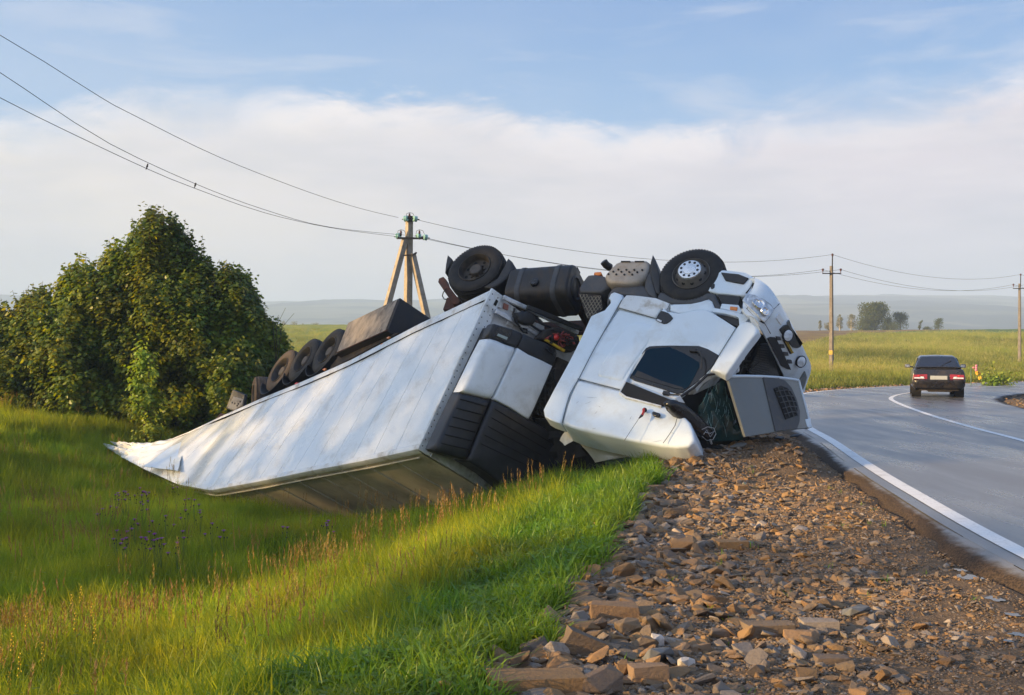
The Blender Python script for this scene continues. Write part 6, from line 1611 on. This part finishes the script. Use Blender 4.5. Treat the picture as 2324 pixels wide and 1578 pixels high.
# ------------------------------------------------------------------ the black car driving away
HD = math.radians(19.0); CF = Vector((math.sin(HD), math.cos(HD), 0)); CR = Vector((math.cos(HD), -math.sin(HD), 0)); CZ = Vector((0, 0, 1))
CO = Vector((13.95, 35.35, .03))
def cp_(x, y, z): return CO+CR*x+CF*y+CZ*z
CARP = mat('black_car_paint', (.014, .013, .014), .28, var=.1, scale=3, coat=.6, dirt=((.10, .075, .05), .35, 3))
CARG = glassmat('dark_car_glass', (.012, .011, .013), .08)
LAMPR = mat('red_lamp_lens', (.30, .010, .010), .15, var=.15, scale=14, coat=.8)
car = thing('black_car', CO, 'black hatchback car seen from behind, driving away round the bend', 'car')
def body_rows():
    rows = []
    for y, wk, zb, zt in [(-.02,.95,.36,.60),(.0,.985,.30,.86),(.03,1.0,.27,.945),(.10,1.0,.25,.955),(.5,1.0,.24,.955),(1.2,1.0,.22,.95),(2.2,1.0,.22,.94),(3.0,1.0,.23,.92),(3.6,.98,.25,.86),(3.95,.93,.27,.78),(4.06,.86,.33,.62)]:
        h = zt-zb; hw = .825*wk
        L_ = [(hw*.86, zb), (hw*.97, zb+h*.16), (hw, zb+h*.42), (hw*.985, zb+h*.62), (hw*.955, zb+h*.82), (hw*.90, zt-.035), (hw*.80, zt), (hw*.4, zt+.012)]
        r = [(-x, z) for x, z in L_]+[(0, zt+.015)]+[(x, z) for x, z in reversed(L_)]
        rows.append([cp_(x, y, z) for x, z in r])
    return rows
br = body_rows(); mb = MB(); mb.grid(br); n_ = len(br[0]); mb.add(br[0], [tuple(range(n_))]); mb.add(br[-1], [tuple(range(n_))]); mb.add([br[0][0], br[0][-1], br[-1][-1], br[-1][0]], [(0, 1, 2, 3)])
mb.build('body', CARP, car, bevel=.015, smooth=40)
rows = []
for y, hw, z in [(.42,.70,.95),(.62,.655,1.10),(.86,.60,1.27),(.98,.565,1.335),(1.2,.555,1.362),(1.8,.56,1.375),(2.2,.56,1.36),(2.36,.585,1.32),(2.75,.66,1.10),(3.02,.70,.93)]:
    rows.append([cp_(x, y, zz) for x, zz in [(-.72,.93),(-(.72+hw)/2-.01,.93+(z-.93)*.5),(-hw,z-.03),(-hw*.9,z),(0,z+.015),(hw*.9,z),(hw,z-.03),((.72+hw)/2+.01,.93+(z-.93)*.5),(.72,.93)]])
mb = MB(); mb.grid(rows); mb.build('roof', CARP, car, smooth=40)
def cpoly(name, pts, off, m_, th=.015, parent=None, bevel=.004):
    P = [cp_(*p) for p in pts]; n = (P[1]-P[0]).cross(P[2]-P[0]).normalized()
    if n.dot(CAMV-P[0]) < 0: n = -n
    mb = MB(); mb.prism([p+n*off for p in P], -n*th); return mb.build(name, m_, parent or car, bevel=bevel)
rw = cpoly('rear_window', [(-.60,.46,.99),(.60,.46,.99),(.515,.90,1.292),(.47,.925,1.31),(-.47,.925,1.31),(-.515,.90,1.292)], .022, CARG)
mb = MB(); mb.tube([cp_(.06,.40,1.0), cp_(.20,.55,1.075), cp_(.40,.68,1.18)], .011, 5); mb.tube([cp_(.22,.58,1.10), cp_(.42,.70,1.20)], .014, 5); mb.build('rear_wiper', BLACKP, rw)
for s in (-1, 1):
    mb = MB(); mb.prism([cp_(s*.695,.75,1.0), cp_(s*.70,2.80,.99), cp_(s*.60,2.30,1.30), cp_(s*.60,1.02,1.29)], CR*(s*.02)); mb.build('side_window', CARG, car)
sp_ = MB(); sp_.sheet([[cp_(x,.30,.962+.012*(1-abs(x))) for x in np.linspace(-.70,.70,13)], [cp_(x,.10,1.0+.012-.05*abs(x)**4) for x in np.linspace(-.70,.70,13)], [cp_(x,-.03,1.005+.012-.06*abs(x)**4) for x in np.linspace(-.69,.69,13)]], .03)
sp_.build('boot_spoiler', CARP, car, bevel=.008)
cpoly('boot_shadow_strip', [(-.55,-.004,.955),(.55,-.004,.955),(.55,-.004,.935),(-.55,-.004,.935)], .012, BLACKP, .01)
for s in (-1, 1):
    tl = cpoly('tail_light', [(s*.345,-.03,.60),(s*.775,-.03,.60),(s*.77,-.01,.745),(s*.345,-.01,.765)], .022, LAMPR, .04)
    cpoly('clear_lens', [(s*.43,-.03,.617),(s*.755,-.03,.617),(s*.75,-.025,.66),(s*.58,-.025,.662),(s*.54,-.025,.685),(s*.46,-.025,.68)], .030, LAMPGL, .012, tl, .002)
    mb = MB(); mb.ball(cp_(s*.61,-.045,.715), (.035,.012,.02), (CR, CF, CZ)); mb.build('lamp_bulb', mat('lit_red_lamp', (.7, .02, .02), .3, emit=((1, .05, .03), .08)), tl)
mb = MB(); rows = []
for z, o, hw in [(.30,-.02,.74),(.36,-.085,.775),(.42,-.085,.79),(.45,-.12,.80),(.55,-.13,.80),(.585,-.09,.79),(.59,-.02,.76)]:
    rows.append([cp_(x, o+.11*max(0, abs(x)/hw-.80)/.2, z) for x in np.linspace(-hw, hw, 17)]+[cp_(hw+.01, .30, z)]); rows[-1].insert(0, cp_(-hw-.01, .30, z))
mb.grid(rows); mb.build('rear_bumper', CARP, car, smooth=50)
cpoly('number_plate', [(-.255,-.075,.59),(.265,-.075,.59),(.265,-.06,.715),(-.255,-.06,.715)], .02, mat('blank_plate', (.40, .43, .43), .6, var=.08, scale=6), .02)
mb = MB(); mb.box(cp_(0, 1.6, .27), (CR, CF, CZ), (1.25, 3.0, .10)); mb.box(cp_(.05, .35, .24), (CR, CF, CZ), (.75, .4, .12)); mb.tube([cp_(-.62,.75,.26), cp_(.62,.75,.26)], .045, 8); mb.build('underbody', CHAS, car, bevel=.02)
for (x, y) in ((-.695,.75),(.695,.75),(-.695,3.2),(.695,3.2)):
    w = thing('wheel', cp_(x, y, .285)-CO, None, None); w.parent = car; s = 1 if x > 0 else -1; c = cp_(x+s*.10, y, .285)
    mb = MB(); mb.lathe(c, CR*s, [(-.20,.17),(-.20,.25),(-.185,.278),(-.15,.287),(-.05,.287),(-.01,.275),(0,.25),(0,.19),(-.01,.175)], 32); mb.build('tyre', RUBDUST, w)
    mb = MB(); mb.lathe(c, CR*s, [(-.01,.178),(-.03,.165),(-.04,.12),(-.02,.05),(-.02,.001)], 24); mb.build('rim', RIMGREY, w)
    mb = MB(); mb.lathe(cp_(x-s*.02, y, .31), CR*s, [(-.16,.345),(.128,.345),(.128,.29)], 28); mb.build('wheel_arch', DARK, w)
for s in (-1, 1):
    mb = MB(); mb.prism([cp_(s*.80,2.52,.935), cp_(s*.985,2.50,.935), cp_(s*1.0,2.50,1.0), cp_(s*.985,2.50,1.06), cp_(s*.83,2.52,1.06)], CF*.09); mb.tube([cp_(s*.72,2.56,.95), cp_(s*.84,2.55,.97)], .03, 6); wm = mb.build('wing_mirror', CARP, car, bevel=.012)
    mb = MB(); mb.prism([cp_(s*.825,2.515,.95), cp_(s*.975,2.495,.95), cp_(s*.975,2.495,1.045), cp_(s*.84,2.515,1.045)], CF*-.006); mb.build('mirror_glass', CHROME, wm)

# ------------------------------------------------------------------ concrete power poles and their lines
CONC = mat('pole_concrete', (.33, .28, .22), .85, var=.16, scale=5, bump=.3, bscale=25, dirt=((.17, .13, .09), .75, 6))
CONCG = mat('old_pole_concrete', (.19, .17, .155), .9, var=.25, scale=4, dirt=((.10, .085, .07), .8, 9), stretch=(1, 1, .5))
STEELD = mat('dark_line_steel', (.035, .03, .03), .6, metal=.4, var=.2)
BRN = mat('brown_porcelain', (.10, .04, .03), .3, var=.2)
def post(mb, a, b, w0, w1, yaw=.5, mi=0):
    a, b = Vector(a), Vector(b); t = (b-a).normalized(); x = Vector((math.cos(yaw), math.sin(yaw), 0)); x = (x-t*x.dot(t)).normalized(); y = t.cross(x)
    vs = [p+x*i*w/2+y*j*w/2 for p, w in ((a, w0), (b, w1)) for i, j in ((-1,-1),(1,-1),(1,1),(-1,1))]
    mb.add(vs, [(0,1,2,3),(7,6,5,4),(0,4,5,1),(1,5,6,2),(2,6,7,3),(3,7,4,0)], mi)
p1b = Vector(((922-CX)/F*45, 45, 0)); p1b.z = hz(p1b.x, 45)
pole = thing('concrete_anchor_pole', p1b, 'pale concrete power pole propped by two slanting legs behind the trailer', 'power pole')
mb = MB(); post(mb, p1b-Vector((0, 0, .5)), U(929, 498, 45), .32, .24, .62); mb.build('post', CONC, pole, bevel=.015)
mb = MB(); post(mb, U(818, 905, 43.6)-Vector((0, 0, .3)), U(919, 545, 44.8), .26, .22, .62); mb.build('prop_leg', CONC, pole, bevel=.015)
mb = MB(); post(mb, U(1014, 905, 44.0)-Vector((0, 0, .3)), U(936, 577, 44.8), .26, .22, .62); mb.build('prop_leg', CONC, pole, bevel=.015)
mb = MB(); mb.box(U(931, 541, 44.7), (Vector((1, .1, 0)), Vector((-.1, 1, 0)), CZ), (1.05, .09, .08)); mb.box(U(931, 497, 44.9), (Vector((1, .1, 0)), Vector((-.1, 1, 0)), CZ), (.22, .22, .22))
mb.tube([U(916, 580, 44.6), U(940, 578, 44.6)], .03, 6); mb.tube([U(936, 579, 44.5), U(945, 574, 44.7)], .04, 6); mb.build('crossarm', STEELD, pole)
INS1 = [(921.5, 496.5), (942, 497), (904, 536), (950, 537), (965, 539)]
for (u, v) in INS1:
    c = U(u, v, 44.8); d = Vector((1 if u > 930 else -1, .55, -.12)).normalized(); mb = MB()
    for k in (-.045, .05):
        mb.lathe(c+d*k, d, [(-.05,.04),(-.045,.10),(-.01,.128),(.02,.125),(.03,.07),(.05,.035)], 18)
    si = mb.build('strain_insulator', INSG, pole, smooth=40)
    mb = MB(); mb.tube([c-d*.16, c+d*.20], .02, 6); mb.build('insulator_pin', STEELD, si)
for (u, v) in ((929.5, 488), (910, 527), (952, 527)):
    c = U(u, v, 44.8); mb = MB(); mb.lathe(c, CZ, [(-.14,.02),(-.10,.05),(-.06,.03),(-.03,.055),(.01,.03),(.04,.045),(.08,.001)], 12); pi_ = mb.build('pin_insulator', BRN, pole)
    mb = MB(); pth = [c+Vector((-.15, 0, -.1)), c+Vector((-.12, 0, .05)), c+Vector((0, 0, .10)), c+Vector((.14, 0, .06)), c+Vector((.22, 0, -.12))]; mb.tube(pth, .010, 5); mb.build('jumper_wire', STEELD, pi_)
POLES = []
for (u, vb, vt, vr, va, ul, ur, Y, lab, band) in [(1886.8, 862, 604, 578, 621, 1866.5, 1909, 65, 'slim grey concrete power pole with a yellow band, nearest beyond the road', True), (2314, 831, 644, 623, 655, 2299, 2329, 88, 'slim grey concrete power pole at the right edge of the picture', False)]:
    b = U(u, vb, Y); b.z = hz(b.x, Y); pl = thing('concrete_pole', b, lab, 'power pole', 'slim concrete power poles')
    mb = MB(); post(mb, b-Vector((0, 0, .4)), U(u, vt, Y), .24, .16, .9); mb.build('post', CONCG, pl, bevel=.012)
    mb = MB(); mb.tube([U(u+2, vt+8, Y-.12), U(u+2.5, vr+3, Y-.12)], .035, 6); mb.build('top_rod', STEELD, pl)
    mb = MB(); mb.box((U(ul, va, Y-.12)+U(ur, va, Y-.12))/2, (Vector((1,0,0)), Vector((0,1,0)), CZ), ((ur-ul)/F*Y, .06, .06)); mb.build('crossarm', STEELD, pl)
    tips = []
    for (uu, vv) in ((u+2.5, vr), (ul+1, va-9), (ur-1, va-9)):
        c = U(uu, vv, Y-.12); mb = MB(); mb.lathe(c, CZ, [(-.24,.02),(-.10,.02),(-.09,.07),(-.03,.05),(0,.075),(.05,.05),(.07,.001)], 10); mb.build('pin_insulator', BRN, pl); tips.append(c)
    POLES.append(tips)
    if band:
        mb = MB(); f = (800-vb)/(vt-vb); post(mb, U(u, 805, Y-.0), U(u, 795.6, Y-.0), .24-.08*f+.012, .24-.08*f+.006, .9); mb.build('yellow_band', mat('faded_yellow_band', (.45, .30, .05), .7, var=.25, scale=12), pl)
def span(a, b, sag, lab, r_=.009, grp='power lines'):
    P = [a.lerp(b, t)-Vector((0, 0, sag*4*t*(1-t))) for t in np.linspace(0, 1, 24)]
    mb = MB(); mb.tube(P, r_, 5); tag(mb.build('power_line', STEELD, None, smooth=180), lab, 'power line', grp)
e1 = [U(946, 499, 44.8), U(965, 540, 44.8), U(955, 540, 44.8)]
for i, (nm, sg) in enumerate((('top', 1.0), ('left lower', .95), ('right lower', .95))):
    span(e1[i], POLES[0][i], sg, nm+' wire from the propped pole to the slim pole with the yellow band')
    span(POLES[0][i], POLES[1][i], .85, nm+' wire between the two slim concrete poles')
    span(POLES[1][i], POLES[1][i]+Vector((25, 26, .3)), .8, nm+' wire leaving the picture past the rightmost pole')
WL = {'top wire running up to the left edge from the propped pole': [(-620,-300),(-300,-105),(0,80),(100,140),(230,222),(300,260),(500,358),(700,436),(820,474),(904,494)],
      'middle wire running up to the left edge from the propped pole': [(-620,-180),(-300,-18),(0,165),(100,232),(250,327),(440,416),(600,476),(750,516),(950,537)],
      'lowest wire running up to the left edge from the propped pole': [(-620,-90),(-300,62),(0,222),(150,297),(333,383),(443,428),(600,483),(750,517),(898,537)]}
def planY(u):
    k = (u-CX)/F; return (-4.4-.262*45)/(k-.262)
WIREPTS = {}
for lab, px in WL.items():
    P = [Vector(q) for q in catmull([tuple(U(u, v, planY(u))) for u, v in px], 1.0)]
    mb = MB(); mb.tube(P, .0075, 5); tag(mb.build('power_line', STEELD, None, smooth=180), lab, 'power line', 'power lines'); WIREPTS[lab] = P
BIRD = mat('dark_bird_feathers', (.03, .028, .03), .8, var=.3, scale=30)
for (u, v, wi, lab) in ((334, 377, 2, 'small dark bird sitting on the lowest wire, left of the other bird'), (443, 420, 1, 'small dark bird perched on the wire, nearer to the propped pole')):
    Y = planY(u); c = U(u, v+.5, Y); s = .75
    mb = MB(); mb.ball(c, (.035*s, .035*s, .055*s), (Vector((1,0,0)), Vector((0,1,0)), Vector((.25,0,1)).normalized()), 10, 8)
    mb.ball(c+Vector((.018, 0, .065))*s, .024*s, seg=9, rings=7); mb.tube([c+Vector((.035, 0, .065))*s, c+Vector((.06, 0, .06))*s], [.008, .002], 5)
    mb.tube([c+Vector((-.01, 0, -.04))*s, c+Vector((-.045, 0, -.12))*s], [.016, .008], 5)
    for k in (-1, 1): mb.tube([c+Vector((0, k*.012, -.045))*s, c+Vector((.005, k*.012, -.075))*s], .004, 4)
    tag(mb.build('bird', BIRD, None), lab, 'bird', 'birds on the wires')
